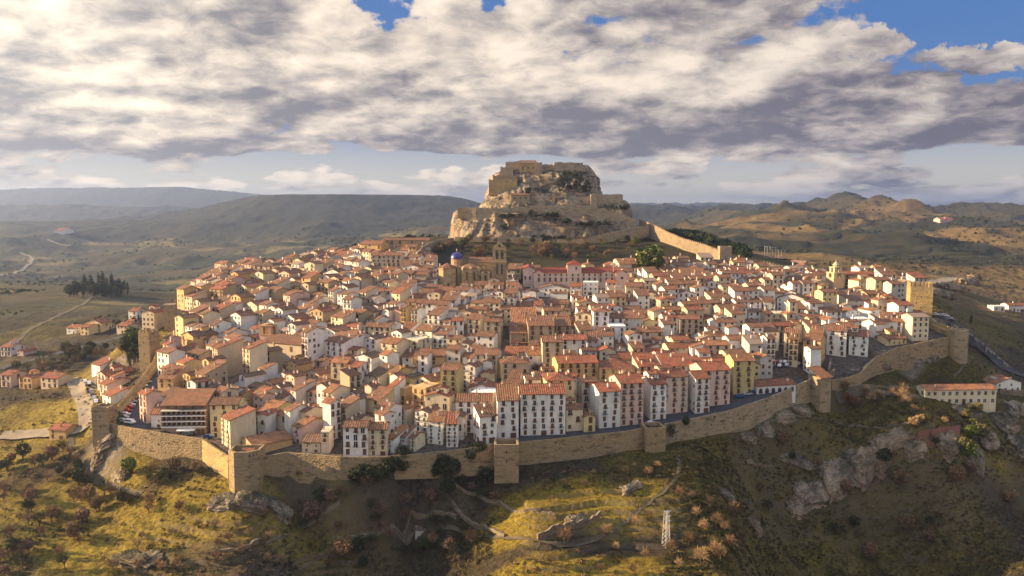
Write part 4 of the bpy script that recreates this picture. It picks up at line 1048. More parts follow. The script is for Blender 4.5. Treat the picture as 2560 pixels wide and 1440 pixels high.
# ------------------------------------------------------------------ bell towers
def belltower(px0, px1, pb, pshaft, pbel, ptop, D, c1, c2, label, tiers=1):
    a, b = P(px0, pb, D), P(px1, pb, D); w = (b[0]-a[0]) * .95; root = bpy.data.objects.new('bell_tower', None); COL.objects.link(root)
    root.location = ((a[0]+b[0])/2, D + w/2, a[2]); root.rotation_euler = (0, 0, R(-12 if px0 < 1000 else 14)); f = lambda py: P(px0, py, D)[2] - a[2]; hz = f(pshaft)
    q = MB(); q.box(-w/2, w/2, -w/2, w/2, -4, hz); link('shaft', q.mesh('shaft', [M['plaster']]), root, color=c1)
    q = MB(); q.box(-w/2-.3, w/2+.3, -w/2-.3, w/2+.3, hz, hz + .4); link('cornice', q.mesh('cornice', [M['plaster']]), root, color=c2)
    z0 = hz + .4; hb = (f(pbel) - z0) / tiers; ww = w * .96
    for t_ in range(tiers):
        q = MB(); s = ww/2; p = s*.3
        for x in (-1, 1):
            for y in (-1, 1): q.box(min(x*s, x*(s-s*.62)), max(x*s, x*(s-s*.62)), min(y*s, y*(s-s*.62)), max(y*s, y*(s-s*.62)), z0, z0 + hb*.8)
        q.box(-s, s, -s, s, z0 + hb*.8, z0 + hb - .3); q.box(-s-.25, s+.25, -s-.25, s+.25, z0 + hb - .3, z0 + hb); q.box(-s*.25, s*.25, -s*.25, s*.25, z0, z0+hb*.8)
        link('belfry', q.mesh('belfry', [M['plaster']]), root, color=c2); z0 += hb; ww *= .68
    s = ww/2; q = MB(); zt = f(ptop)
    pts = ngon(8, s*1.25, None, R(22.5)); q.prism(ngon(8, s*.95, None, R(22.5)), z0, z0 + (zt - z0)*.3)
    zr = z0 + (zt - z0)*.3
    for i in range(8): q.poly([(*pts[i], zr), (*pts[(i+1)%8], zr), (0, 0, zt - .4)])
    q.bar((0,0,zt - .8), (0,0,zt + .8), .12, 6); link('cap', q.mesh('cap', [M['plaster']]), root, color=c2)
    HOUSES.append((root.location.x, root.location.y, w + 1, w + 1, 0)); tag(root, label, 'bell tower')
belltower(651, 685, 880, 838, 814, 806, 346, (.66,.43,.33), (.42,.26,.14), 'square bell tower with pinkish shaft and brown belfry among the left roofs')
belltower(2077, 2110, 724, 697, 668, 652, 447, (.48,.37,.24), (.55,.43,.28), 'tall pale two tiered bell tower of the church at the right end', 2)
# ------------------------------------------------------------------ particular buildings
# hotel with rows of recessed balconies
D = hitT(457, 1086); a, b = P(403, 1086, D), P(513, 1086, D); w = b[0]-a[0]; h = P(403, 1014, D)[2] - a[2]; d = 12
root = bpy.data.objects.new('hotel', None); COL.objects.link(root); root.location = ((a[0]+b[0])/2, D + d/2, a[2]); root.rotation_euler = (0, 0, R(3))
link('wall', wallmesh('m', w, d - 1.6, h, R(14), 3), root, (0, .8, 0), 0, (.20,.13,.095))
link('roof', roofmesh('m', w, d, h, R(14)), root, (0, 0, .05), 0, RC['o'])
q = MB(); q.box(-w/2, w/2, -d/2, -d/2 + 1.6, -3, h*.24); q.box(-w/2, -w/2+.5, -d/2, -d/2+1.6, h*.24, h*.82); q.box(w/2-.5, w/2, -d/2, -d/2+1.6, h*.24, h*.82); link('ground_floor', q.mesh('ground_floor', [M['plaster']]), root, color=(.33,.22,.16))
lv = [h*.24, h*.43, h*.62, h*.80]
for i, z in enumerate(lv):
    q = MB(); q.box(-w/2, w/2, -d/2 - .15, -d/2 + 1.6, z, z + .3); sl_ = link('balcony_slab', q.mesh('balcony_slab', [M['white']]), root)
    if i < 3:
        n = 9
        for k in range(1, n): q = MB(); q.box(-.1, .1, -d/2 + .1, -d/2 + 1.6, 0, h*.19 - .1); link('partition', q.mesh('partition', [M['plaster']]), root, (-w/2 + w*k/n, 0, z + .2), 0, (.42,.28,.2))
        for k in range(n): link('door', WIN['shutter'], root, (-w/2 + w*(k+.4)/n, -d/2 + 1.6, z + .25), 0, (.3,.2,.15), (.8, 1, 1.6)); link('window', WIN['window'], root, (-w/2 + w*(k+.75)/n, -d/2 + 1.6, z + .6), 0, (.6,.5,.4), (.45, 1, 1.1))
    q = MB(); q.box(-w/2, w/2, -d/2 - .12, -d/2 - .08, z + .8, z + .88); q.box(-w/2, w/2, -d/2 - .12, -d/2 - .09, z + .5, z + .55); link('railing', q.mesh('railing', [M['iron']]), root)
for k in range(5): link('dormer_window', WIN['window'], root, (-w/2 + w*(k+.6)/5.2, -d/2 + 1.58, h*.84), 0, (.62,.55,.45), (.8, 1, 1.5))
q = MB(); q.slab([(-w*.14, -d/2 - 1.5, h*.16), (w*.26, -d/2 - 1.5, h*.16), (w*.26, -d/2, h*.2), (-w*.14, -d/2, h*.2)], .08); link('awning', q.mesh('awning', [M['white']]), root)
for x in (-.05, .08, .2, .33, .42): link('door', WIN['door'], root, (w*x, -d/2, 0.05), 0, (.3,.2,.15), (1.2, 1, 1.8))
tag(root, 'brown hotel with three rows of recessed balconies and white bands facing the front wall', 'hotel'); HOUSES.append((root.location.x, root.location.y, w, d, R(3)))
# block of flats on the corner: balconied left face, blank right face
def corner_block(pxl, pxc, pxr, pe, pb, rot, label, wk, rk, n, kind='m', balc=True, name='apartment_block'):
    D = hitT(pxc, pb); c = P(pxc, pb, D); rt = R(rot); h = P(pxc, pe, D)[2] - c[2]
    # front face direction (cos, sin) to the left of the corner, side face to its right
    ex, ey = math.cos(rt), math.sin(rt); nx, ny = -math.sin(rt), math.cos(rt)
    def reach(px, dx, dy):
        u = (px - 1280) / F / CT
        # c + t*(dx,dy) projects to column u (x = u*y)
        return (u * c[1] - c[0]) / (dx - u * dy)
    w = abs(reach(pxl, -ex, -ey)); d = abs(reach(pxr, nx, ny)); w = min(max(w, 5), 26); d = min(max(d, 5), 26)
    cx, cy = c[0] - ex*w/2 + nx*d/2, c[1] - ey*w/2 + ny*d/2
    root = house(cx, cy, w, d, h, n, kind, wk, rk, rt, zb=c[2], side=0, label=label, cat='apartment block', group=None, name=name, pitch=14)
    return root
corner_block(540, 577, 629, 1052, 1125, -48, 'cream apartment block with balconied left face and blank right wall beside the bastion', 'C', 'r', 6)
corner_block(528, 546, 603, 872, 952, -46, 'tall beige apartment block with a wide blank wall, left of its taller looking twin', 'B', 'r', 7)
corner_block(603, 626, 664, 873, 962, -40, 'tall beige apartment block with dark balconies, right one of the pair by the bell tower', 'C', 'r', 7)
corner_block(586, 634, 720, 1115, 1140, -50, 'long low hall with a huge orange brown roof behind the bastion', 'O', 'o', 2, 'g', name='hall')
# church hall with big brown roof next to the bell tower
house(*(lambda c: (c[0], c[1] + 7))(P(722, 912, hitT(722, 912))), 21, 14, 7.5, 2, 'r', 'B', 'b', R(-25), label='low beige church hall with a wide brown roof, right of the pinkish bell tower', cat='church', name='church_hall', group=None, dens=.25)
# barracks and convent at the upper left
D = hitT(968, 676); c = P(968, 676, D); w = (1006-931)*D/F; h = P(968, 639, D)[2] - c[2]
house(c[0], D + 5, w, 10, h, 4, 'r', 'C', 'b', R(-6), zb=c[2], label='long cream four storey barracks with even rows of windows below the castle cliff', cat='barracks', name='barracks', group=None, dens=1.0, side=0)
D = 540; c = P(1014, 622, D); w = (1074-956)*D/F; h = P(1014, 601, D)[2] - c[2]
house(c[0], D + 5, w, 10, h, 2, 'r', 'S', 'b', R(2), zb=c[2], label='long brown stone convent hall with a dark roof at the upper left of town', cat='convent', name='convent', group=None, dens=.2, side=0)
D = 525; c = P(932, 636, D); w = (962-902)*D/F; h = P(932, 611, D)[2] - c[2]
house(c[0], D + 6, w, 11, h, 2, 'r', 'O', 'b', R(-20), zb=c[2], label='golden convent wing with arcaded wall at the upper left of town', cat='convent', name='convent', group=None, dens=.6, side=0)
# low white arcade building inside the wall
D = hitT(1935, 982); c = P(1935, 982, D); w = (1994-1883)*D/F; h = P(1935, 963, D)[2] - c[2]
r_ = house(c[0], D + 4, w, 8, h, 1, 'r', 'W', 'r', R(14), zb=c[2], label='low white building with arches and a red roof just inside the wall', cat='building', name='low_building', group=None, dens=0, side=0)
for i in range(6):
    q = MB(); q.box(-.8, .8, -.05, .1, 0, 1.3); q.poly([(-.8,-.05,1.3),(.8,-.05,1.3),(.55,-.05,1.8),(0,-.05,2.05),(-.55,-.05,1.8)]); link('arch', q.mesh('arch', [M['glass']]), r_, (-w/2 + w*(i+.6)/6.2, -4.02, .1))
# ------------------------------------------------------------------ outside the walls
HO = 'houses outside the walls'
def outhouse(px0, px1, pe, pb, d, kind, wk, rk, rot, n, label, name='house', cat='house', **k):
    pm = (px0+px1)/2; x, D, z = hit(pm, pb); w = (px1-px0)*D/F; h = max(2, P(pm, pe, D)[2] - z)
    w = max(w - d*abs(math.sin(R(rot)))*.8, w*.5)
    return house(x, D + d/2, w, d, h, n, kind, wk, rk, R(rot), zb=z, label=label, name=name, cat=cat, group=k.pop('group', HO), **k)
outhouse(2304, 2494, 974, 1014, 8, 'r', 'C', 'o', 3, 2, 'long beige two storey building with an orange tiled roof outside the wall', 'long_building', 'building', dens=1.0, side=1.0, group=None, pitch=17)
outhouse(2475, 2557, 958, 984, 9, 'g', 'W', 'o', 12, 2, 'white gabled house behind the end of the long beige building')
outhouse(120, 178, 1075, 1100, 8, 'r', 'O', 'r', -12, 2, 'ochre farmhouse with a red roof below the left gate tower')
outhouse(2520, 2590, 764, 782, 10, 'r', 'W', 'r', 0, 1, 'white house with a red roof at the far right edge')
outhouse(2484, 2512, 768, 778, 8, 'f', 'W', 'b', 0, 1, 'small flat white annex beside the house at the far right')
for i, (x0, x1, pe, pb, k) in enumerate(((218,300,915,945,'pale end house of the row on the road outside the left wall'),(232,315,938,968,'second house of the row outside the left wall, pink roofed'),(240,318,962,990,'third house of the row outside the left wall, low and broad'),(246,330,990,1018,'nearest house of the row outside the left wall, with a white terrace'))):
    outhouse(x0, x1, pe, pb, 13, 'rgrr'[i], 'WPPW'[i], 'rrrr'[i], -38, 2, k)
for i, (x0, x1, pe, pb, wk, k) in enumerate(((0,42,938,968,'P','red roofed pink house cut off by the left edge of the picture'),(45,95,945,975,'O','broad ochre house second from the left edge'),(98,162,945,972,'C','cream house with a red roof third from the left edge, by the green field'),(0,40,868,892,'W','white house alone at the far left edge above the road'),(42,70,878,892,'P','small pink house right of the lone white one at the far left'),
    (165,200,820,835,'W','small white house left of the villas outside the town'),(200,232,818,838,'Y','long yellow villa with red roof outside the town'),(212,266,808,832,'Y','larger yellow villa with a red roof outside the town'),(290,330,815,835,'C','cream villa right of the yellow villas'),(320,352,778,798,'W','pale block of houses farthest up the left road'),
    (354,400,782,830,'C','tall rounded cream apartment house just left of the far wall tower'))):
    outhouse(x0, x1, pe, pb, 9, 'rgr'[i % 3], wk, 'r', -15, 4 if i == 10 else 2, k)
outhouse(1034, 1066, 1335, 1350, 6, 'm', 'G', 'n', 5, 1, 'tiny grey shed with a pale lean-to roof on the dark slope', 'shed', 'shed', group=None, dens=0)
outhouse(2186, 2206, 668, 676, 10, 'r', 'O', 'o', 0, 1, 'lone ochre hut on the fields behind the bell tower')
outhouse(2350, 2385, 549, 556, 26, 'r', 'P', 'r', 0, 1, 'lone farm with a pale wall on the far right hillside')
outhouse(135, 160, 578, 585, 60, 'r', 'W', 'r', 0, 1, 'tiny white farm far off in the left valley', side=0, dens=.1)
# ------------------------------------------------------------------ the houses that can be told apart, block by block
nH0 = len(THINGS)
hs((1450,780,3.6), [
 (155,405,715,6,'r','W','r',13,11),(345,620,640,7,'r','P','r',13,12),(625,825,650,6,'r','W','r',13,11),(710,1025,585,7,'r','P','r',13,12),(1035,1220,600,6,'r','W','r',13,11),(1095,1410,525,7,'r','P','r',13,12),
 (165,530,510,5,'h','Y','r',8,14),(525,740,490,5,'m','C','r',8,9),(745,1060,485,5,'m','W','r',8,9),
 (380,700,425,4,'r','C','r',8),(700,905,390,4,'r','W','r',8),(975,1360,440,4,'r','W','r',8),(790,1155,320,4,'r','C','r',8),
 (1395,1600,440,6,'r','U','o',4,10),(1155,1365,300,4,'r','C','o'),(1345,1590,250,4,'r','W','o'),(1585,1700,240,5,'r','W','b'),(1690,1785,240,5,'r','W','o'),
 (750,905,50,5,'r','W','r'),(905,1085,65,5,'r','B','b'),(530,750,180,4,'r','C','b'),(530,700,235,2,'g','W','b'),(270,420,140,5,'f','W','b'),
 (400,560,290,2,'g','W','r'),(620,790,320,2,'g','W','b'),(165,310,215,4,'m','W','b'),(900,1060,250,2,'g','C','b'),(1090,1360,220,3,'r','W','b',18),
 (1220,1430,95,4,'r','W','b'),(1300,1440,170,3,'g','W','b'),(1430,1590,175,3,'r','G','b'),(1580,1740,150,3,'g','W','b'),(1660,1820,140,3,'g','C','d'),
 (1740,1970,125,3,'r','C','r'),(1930,2125,105,3,'r','B','b'),(1530,1890,25,2,'f','C','b'),(1840,1990,190,5,'r','C','b',-18),(1990,2220,255,5,'r','O','b',-32,11),(1880,2000,245,5,'r','C','b',-18),(2060,2220,190,5,'r','O','b',-25)])
hs((1800,480,3.368), [
 (900,1100,1170,5,'r','W','b',-20,10),(1090,1285,1215,5,'r','W','b',-20,10),(1240,1480,1290,3,'h','Y','r',20),(1400,1620,1235,2,'r','Y','b',14),(1440,1640,1170,3,'g','W','b',12),(1640,1800,1180,4,'r','W','r',14),
 (1040,1170,1115,2,'g','W','r'),(1150,1300,1080,2,'f','W','b'),(1300,1450,1110,3,'r','W','b'),(1050,1210,1010,3,'g','W','b'),(1260,1400,1000,3,'g','W','b'),(1360,1560,1090,3,'m','W','b',-20),
 (855,1060,1010,3,'r','W','b'),(680,880,1050,3,'r','W','b'),(465,740,900,3,'g','W','b',-25,12),(740,860,900,3,'g','W','b'),(10,130,950,4,'r','W','b'),(130,365,925,5,'r','W','b',6),(365,480,925,5,'r','W','b',6),
 (480,660,960,2,'g','G','b'),(870,1080,860,2,'g','W','b',-20,14),(985,1080,870,3,'r','W','r'),(1070,1320,910,3,'m','G','d'),(1230,1420,860,3,'r','O','b'),(1340,1550,920,2,'r','B','r'),
 (1080,1250,830,4,'g','C','b',-20),(1150,1340,750,3,'h','C','o'),(1040,1320,700,3,'r','Y','r',-15),(395,535,690,4,'m','W','b',-30),(600,740,700,2,'g','W','b'),(680,840,770,3,'h','O','b'),
 (200,400,740,3,'r','W','b'),(230,370,785,3,'r','C','o'),(0,60,700,2,'r','W','r'),(0,130,830,3,'r','P','r'),(160,300,800,2,'r','B','b'),(400,570,850,2,'r','W','b'),(560,700,800,3,'r','W','r')])
hs((200,800,3.273), [
 (555,850,620,3,'h','W','b',-6,11),(530,640,770,4,'m','W','o',3,8),(640,760,745,5,'m','W','b',3,8),
 (1020,1260,695,6,'r','Y','b',3,10),(1400,1510,780,4,'g','W','r',-12),(1310,1605,755,5,'r','U','o',-20,15),
 (1555,1775,960,4,'r','O','r',-3,13),(1775,1940,1000,3,'r','C','d',-3,10),(1640,1850,870,4,'r','P','o',-25,12),(1940,2010,930,4,'f','C','b',0,9),(1945,2280,1050,2,'g','C','r',-8,24),
 (1915,2110,830,5,'r','W','b',-5),(2110,2290,830,3,'r','B','d'),(1590,1740,740,4,'r','W','b'),(1740,1860,750,4,'r','C','b'),(1315,1520,600,3,'r','C','r'),(1520,1700,630,3,'r','W','r'),
 (1650,1790,575,3,'m','G','b'),(1790,1980,590,3,'m','C','r',-25),(1915,2090,590,5,'r','C','o'),(2045,2240,660,4,'g','W','d'),(2130,2291,600,4,'g','W','d'),
 (1550,1730,450,3,'g','W','b'),(1530,1660,500,2,'m','W','n'),(1615,1810,360,3,'g','O','b',-25),(1865,2010,340,2,'r','P','b'),(1770,1990,440,2,'g','B','b'),
 (2020,2190,350,5,'r','C','o',-12),(2135,2291,385,4,'r','W','r',-12),(1940,2200,180,5,'m','W','b'),(1710,1790,120,4,'m','W','r'),(1765,1890,100,6,'r','W','b'),(1890,2130,90,4,'g','W','b'),
 (1090,1240,110,4,'r','W','b'),(1005,1130,40,5,'r','W','b',-20),(1100,1300,150,3,'r','W','b'),(1330,1480,70,3,'r','W','r'),(960,1120,210,3,'r','C','b'),(1000,1110,260,3,'r','W','b'),
 (735,990,130,4,'g','O','b',-25,12),(685,860,265,2,'m','P','r'),(720,1015,280,4,'r','B','b',-20,10),(700,890,350,3,'r','Y','r'),(930,1075,330,4,'g','Y','b',-25),(580,750,480,4,'m','O','b',-10,9),(750,930,450,5,'g','O','b',-25,9),(850,1060,440,5,'m','S','b',-25,10),
 (910,1075,590,3,'m','G','d'),(1075,1225,600,3,'r','W','b'),(1065,1260,530,2,'m','W','d'),(1215,1390,460,4,'g','W','d'),(1220,1330,610,2,'r','O','b'),(590,700,400,3,'r','P','r'),(690,760,250,3,'r','P','r')])
hs((850,800,3.4286), [
 (1340,1540,690,6,'m','W','o',4,11),(1540,1950,635,7,'r','W','r',4,12),(1335,1505,890,5,'g','W','r',3,9),(1760,2035,520,8,'h','Y','r',8,12),(1855,2240,370,6,'r','O','r',8,12),
 (1375,1630,370,5,'h','B','b',3,11),(1420,1545,520,4,'m','W','b'),(1955,2290,870,3,'m','W','o',5,10),
 (970,1220,950,5,'r','C','b',5,10),(900,1000,890,6,'m','W','r',0,9),(705,900,870,6,'r','W','o',-15,11),(640,860,990,5,'r','B','o',-6,10),(555,650,1010,4,'r','C','b'),(490,560,1000,4,'m','W','b'),
 (390,545,920,6,'r','W','b',-25),(335,480,1020,4,'m','W','o'),(210,390,940,5,'r','C','o',3),
 (985,1300,700,5,'r','W','b',0,10),(1050,1240,810,3,'g','G','b'),(910,1090,720,3,'g','W','b'),(590,780,790,5,'g','W','b'),(430,590,760,3,'g','C','o'),(230,440,760,4,'r','W','b'),(720,830,660,2,'g','W','b'),
 (150,370,680,4,'m','Y','b',-20),(370,480,570,5,'m','W','r'),(480,570,600,4,'f','O','b'),(560,770,590,5,'f','O','b',-20,9),(250,370,620,3,'g','W','r'),(1090,1330,640,4,'f','W','b'),(1090,1330,590,4,'g','W','r',-4,10),
 (840,1020,430,7,'r','U','b',-8,11),(1000,1180,400,6,'g','W','b',-20),(1065,1330,480,4,'r','W','d'),(550,850,520,4,'g','C','b',-25,13),(500,630,490,3,'g','U','n'),(360,520,450,4,'r','U','b'),(440,620,460,3,'r','W','b'),
 (610,910,310,4,'r','O','b',-8,11),(160,380,480,3,'m','C','d'),(20,200,600,4,'g','W','d'),(0,110,690,4,'g','W','d'),(70,300,320,4,'g','W','d',-20),(60,180,150,5,'r','W','b'),(160,340,160,4,'g','W','d'),
 (975,1120,210,4,'g','W','b'),(1130,1360,300,5,'r','C','b',-8,11),(300,520,200,5,'r','C','o',-18,10),(520,700,180,5,'f','C','b',-18,9),(300,470,240,3,'r','C','b'),(180,440,60,4,'r','C','b',-12),(450,600,110,3,'m','W','r'),(600,820,90,4,'r','W','o'),(765,940,125,4,'m','W','b'),
 (955,1060,10,5,'r','W','r',2),(860,955,20,4,'r','G','b'),(1455,1610,115,4,'m','S','b',3,10),(1610,1845,50,6,'m','S','b',3,11),(1845,1990,50,5,'m','S','b',3,11),(1470,1700,20,6,'m','S','o',3,14),(1590,1750,265,3,'m','G','b'),(1400,1590,270,3,'r','C','r'),
 (1735,1915,190,7,'r','B','b',2,10),(1890,2125,170,5,'r','W','r',2,10),(2125,2225,175,4,'m','G','b'),(2215,2350,130,5,'m','W','b')])
hs((400,580,3.789), [
 (690,860,380,4,'g','Y','b',-20),(780,950,450,2,'g','W','b'),(860,1110,320,5,'h','C','d',-15,12),(650,900,520,4,'g','C','b',-28,12),(420,640,540,5,'m','S','r',-20),(245,440,660,4,'g','C','b',-28,10),(300,440,740,2,'g','W','b'),
 (450,660,650,3,'r','W','d'),(710,1000,690,4,'g','C','b',-28,13),(255,450,800,2,'m','P','b'),(790,940,790,4,'r','W','b',-20),(550,740,830,3,'g','O','b',-25),(410,550,870,4,'r','W','b',-28),
 (980,1160,490,3,'r','B','d'),(1130,1300,570,3,'g','O','b'),(1310,1420,470,3,'r','C','b'),(1360,1540,640,3,'r','W','b'),(1550,1680,560,5,'r','W','b'),(1690,1840,640,6,'r','W','b',-20),(1780,1950,700,4,'g','W','d'),
 (1520,1750,390,4,'g','W','b',-20),(1340,1500,300,5,'g','C','b',-20),(1600,1750,290,2,'r','C','b'),(1770,1860,240,3,'f','W','b'),(2290,2460,320,3,'m','C','b',5),
 (1910,2120,560,3,'r','O','r',-5),(2110,2270,560,4,'r','W','b'),(1940,2250,370,2,'r','W','r'),(1400,1580,750,3,'g','O','b',-20),(1580,1760,780,2,'r','S','o'),(1120,1310,780,2,'r','G','r'),
 (2065,2200,740,4,'g','W','b'),(1960,2100,700,3,'g','W','b'),(1905,2090,830,4,'r','W','b'),(2080,2200,880,3,'r','W','b'),(2250,2350,720,5,'r','O','b'),(2350,2460,740,5,'r','W','b'),(1150,1320,880,5,'g','W','b',-25)])
hs((1040,640,3.657), [
 (325,500,315,4,'r','W','b'),(530,800,270,2,'r','C','b',-3,11),(800,960,320,3,'g','W','r'),(960,1110,330,3,'g','W','b'),(785,910,385,5,'g','W','b'),(600,700,330,3,'g','W','b'),(595,760,420,4,'r','G','b'),
 (1105,1400,300,2,'g','W','b'),(1400,1520,280,3,'r','W','r'),(1520,1670,250,3,'f','W','b'),(1740,1840,250,3,'r','W','r'),(1745,1890,340,3,'r','W','r'),(1915,2080,280,4,'r','C','b'),
 (2040,2220,350,4,'g','C','b',-15,12),(2220,2390,390,4,'r','W','b'),(1200,1400,440,2,'r','G','b'),(1235,1420,495,3,'r','C','b'),(1440,1620,540,5,'g','C','b',-15),(1625,1770,510,7,'h','W','b',0,10),
 (1770,1910,570,5,'r','W','b'),(1915,2070,500,3,'r','C','b'),(1910,2100,570,3,'m','W','b'),(2070,2200,530,4,'r','C','b'),(2390,2560,460,3,'r','W','b'),(905,1060,460,3,'r','W','o'),(1060,1165,450,4,'r','P','r'),
 (440,610,580,5,'r','C','b'),(610,780,600,6,'r','B','b',-8),(70,240,540,5,'m','W','b'),(340,660,485,3,'r','B','o'),(0,210,340,3,'r','O','b',-10),(190,330,320,3,'r','O','b'),(2440,2660,190,3,'m','U','b',0,12),(2030,2210,160,2,'r','W','r')])
nHand = len(THINGS) - nH0
print('missed', len(MISS), 'hand-placed houses', nHand, 'landmark footprints', len(HOUSES) - nHand)
# ------------------------------------------------------------------ the rest of the old town, street by street
rest = MB(); nrest = 0; cand = []
for seg, off in (('s3', 6.6), ('s4', 6.4)):
    pts = W3[seg]; u = 3.0
    for a, b in zip(pts[:-1], pts[1:]):
        L = math.hypot(b[0]-a[0], b[1]-a[1]); ux, uy = (b[0]-a[0])/L, (b[1]-a[1])/L
        while u < L:
            w = random.uniform(5.5, 9); x, yy = a[0] + ux*(u + w/2) - uy*off, a[1] + uy*(u + w/2) + ux*off; u += w + (random.random() < .25) * 2.5
            d = 6.6; rot = math.atan2(uy, ux)
            if seg == 's4' and x > 16 or seg == 's6' and x < 165: continue
            if not bool(inside(np.array([x]), np.array([yy]))[0]) or any(a_(x, yy) for a_ in KEEP) or collides(x, yy, w, d, rot, .86): continue
            n = random.choice((2, 3, 3, 4, 4)); house(x, yy, w, d, 2.3*n + .3, n, random.choice('rrgm'), random.choice('WWCCCBGO'), random.choice('bbord'), rot)
        u -= L
nHand = len(THINGS) - nH0
def zone(q): return 0 if q < -.14 else 1 if q < .01 else 2
ZR = (R(-37), R(-13), R(9))
for zi, zr in enumerate(ZR):
    c_, s_ = math.cos(zr), math.sin(zr); v = -400.0
    while v < 640:
        u = -500 + random.uniform(0, 5)
        while u < 500:
            w = random.uniform(5.2, 8.8); x, yy = c_*(u + w/2) - s_*v, s_*(u + w/2) + c_*v; u += w + (random.uniform(1.5, 3) if random.random() < .07 else .05)
            if 256 < yy < 540 and zone(x / yy) == zi: cand.append((x, yy, w, random.uniform(7.2, 8.6), zr + R(random.uniform(-3, 3))))
        v += 8.7
cand.sort(key=lambda c: c[1])
for k in range(2600):
    yy = random.uniform(258, 520); x = random.uniform(-.46, .56) * yy; zi = zone(x / yy); cand.append((x, yy, random.uniform(4, 6.5), random.uniform(4.5, 6.5), ZR[zi] + (math.pi/2 if random.random() < .3 else 0)*(-1 if zi == 2 else 1) + R(random.uniform(-5, 5))))
fill = []
for (x, yy, w, d0_, rot) in cand:
    q = x / yy
    for att in range(2):
        d = d0_ * (1 if att == 0 else .75); ww = w * (1 if att == 0 else .72)
        if not bool(inside(np.array([x]), np.array([yy]))[0]): break
        if float(edged(np.array([x]), np.array([yy]), False)[0]) < 6.2: break
        if yy > 478 and q > -.10 and q < .12: break
        if yy > 500 and q > 0: break
        if -.14 < q < -.12 and yy < 300: break
        if any(a(x, yy) for a in KEEP): break
        if collides(x, yy, ww, d, rot, .9): continue
        n = random.choice((2, 3, 3, 4, 4)) if yy > 300 else random.choice((3, 4, 4, 5))
        if w < 5.2: n = random.choice((1, 2, 2, 3))
        if 405 < yy < 448 and -.12 < q < .16: n = random.choice((1, 2))
        if yy > 448: n = min(n, random.choice((2, 2, 3)))
        wk = random.choice('WWWWWWCCCCBGYW' if q > -.12 else 'WWWWCCCYOBBPS'); rk = random.choice('bbbbbrodb')
        kind = random.choice('rrrrmgg')
        HOUSES.append((x, yy, ww, d, rot)); fill.append((x, yy, ww, d, n, kind, wk, rk, rot)); break
# nearest ones are things of their own up to 300, the farthest merge into one mass
fill.sort(key=lambda f: f[1])
room = 298 - nHand
for f in fill[:max(0, room)]:
    x, yy, ww, d, n, kind, wk, rk, rot = f; HOUSES.remove((x, yy, ww, d, rot))
    house(x, yy, ww, d, 2.45 * n + .4, n, kind, wk, rk, rot)
mid = fill[max(0, room):]
print('fill houses', len(fill), 'of which merged', len(mid))
V = []; Fq = []; mats = []; tone = []
rm = MB(); rcol = []
def addmesh(me, mw, matid, col):
    global rm
    uvl = me.uv_layers[0].data
    for p in me.polygons:
        rm.poly([mw @ me.vertices[v].co for v in p.vertices], matid, [tuple(uvl[l].uv) for l in p.loop_indices]); rcol.append(col)
from mathutils import Matrix
PM = {}
def tint(base, key, col):
    if key not in PM:
        m = M[base].copy(); m.name = base + '_' + key
        for nd in m.node_tree.nodes:
            if nd.type == 'OBJECT_INFO':
                rgb = m.node_tree.nodes.new('ShaderNodeRGB'); rgb.outputs[0].default_value = (*col, 1)
                for lk in list(nd.outputs['Color'].links): m.node_tree.links.new(rgb.outputs[0], lk.to_socket)
        PM[key] = m
    return PM[key]
mlist = [tint('plaster', WN[k].replace(' ', '_'), WC[k]) for k in WC] + [tint('tiles', RN[k].replace(' ', '_'), RC[k]) for k in RC] + [M['glass'], M['wood']]
wi = {k: i for i, k in enumerate(WC)}; ri = {k: len(WC) + i for i, k in enumerate(RC)}; gi = len(mlist) - 2
for (x, yy, ww, d, n, kind, wk, rk, rot) in mid:
    h = 2.45 * n + .3; pitch = R(random.uniform(15, 21)); zb = g1(x, yy)
    mw = Matrix.Translation((x, yy, zb)) @ Matrix.Rotation(rot, 4, 'Z')
    a = wallmesh(kind, ww, d, h, pitch, 3.5); addmesh(a, mw, wi[wk], 0); bpy.data.meshes.remove(a)
    a = roofmesh(kind, ww, d, h, pitch); addmesh(a, mw, ri[rk], 0); bpy.data.meshes.remove(a)
    cols = max(1, int(ww / 2.5))
    for r in range(n):
        for c in range(cols):
            if random.random() < .2: continue
            xx = (c + .5) / cols * ww - ww/2; z = r * h/n + .8; hh = random.choice((1.1, 1.6))
            q = MB(); q.box(xx-.5, xx+.5, -d/2-.05, -d/2+.1, z, z+hh)
            for f in q.f: rm.poly([mw @ Vector(q.v[v]) for v in f], gi + (random.random() < .3))
    if random.random() < .6:
        q = MB(); q.box(-.3, .3, .5, 1.1, h, h + 3.0)
        for f in q.f: rm.poly([mw @ Vector(q.v[v]) for v in f], wi[wk])
if mid:
    me = rm.mesh('crowded_houses', mlist)
    tag(link('crowded_houses', me), 'crowd of small tiled houses filling the gaps towards the back of the old town', 'houses', None, 'stuff')
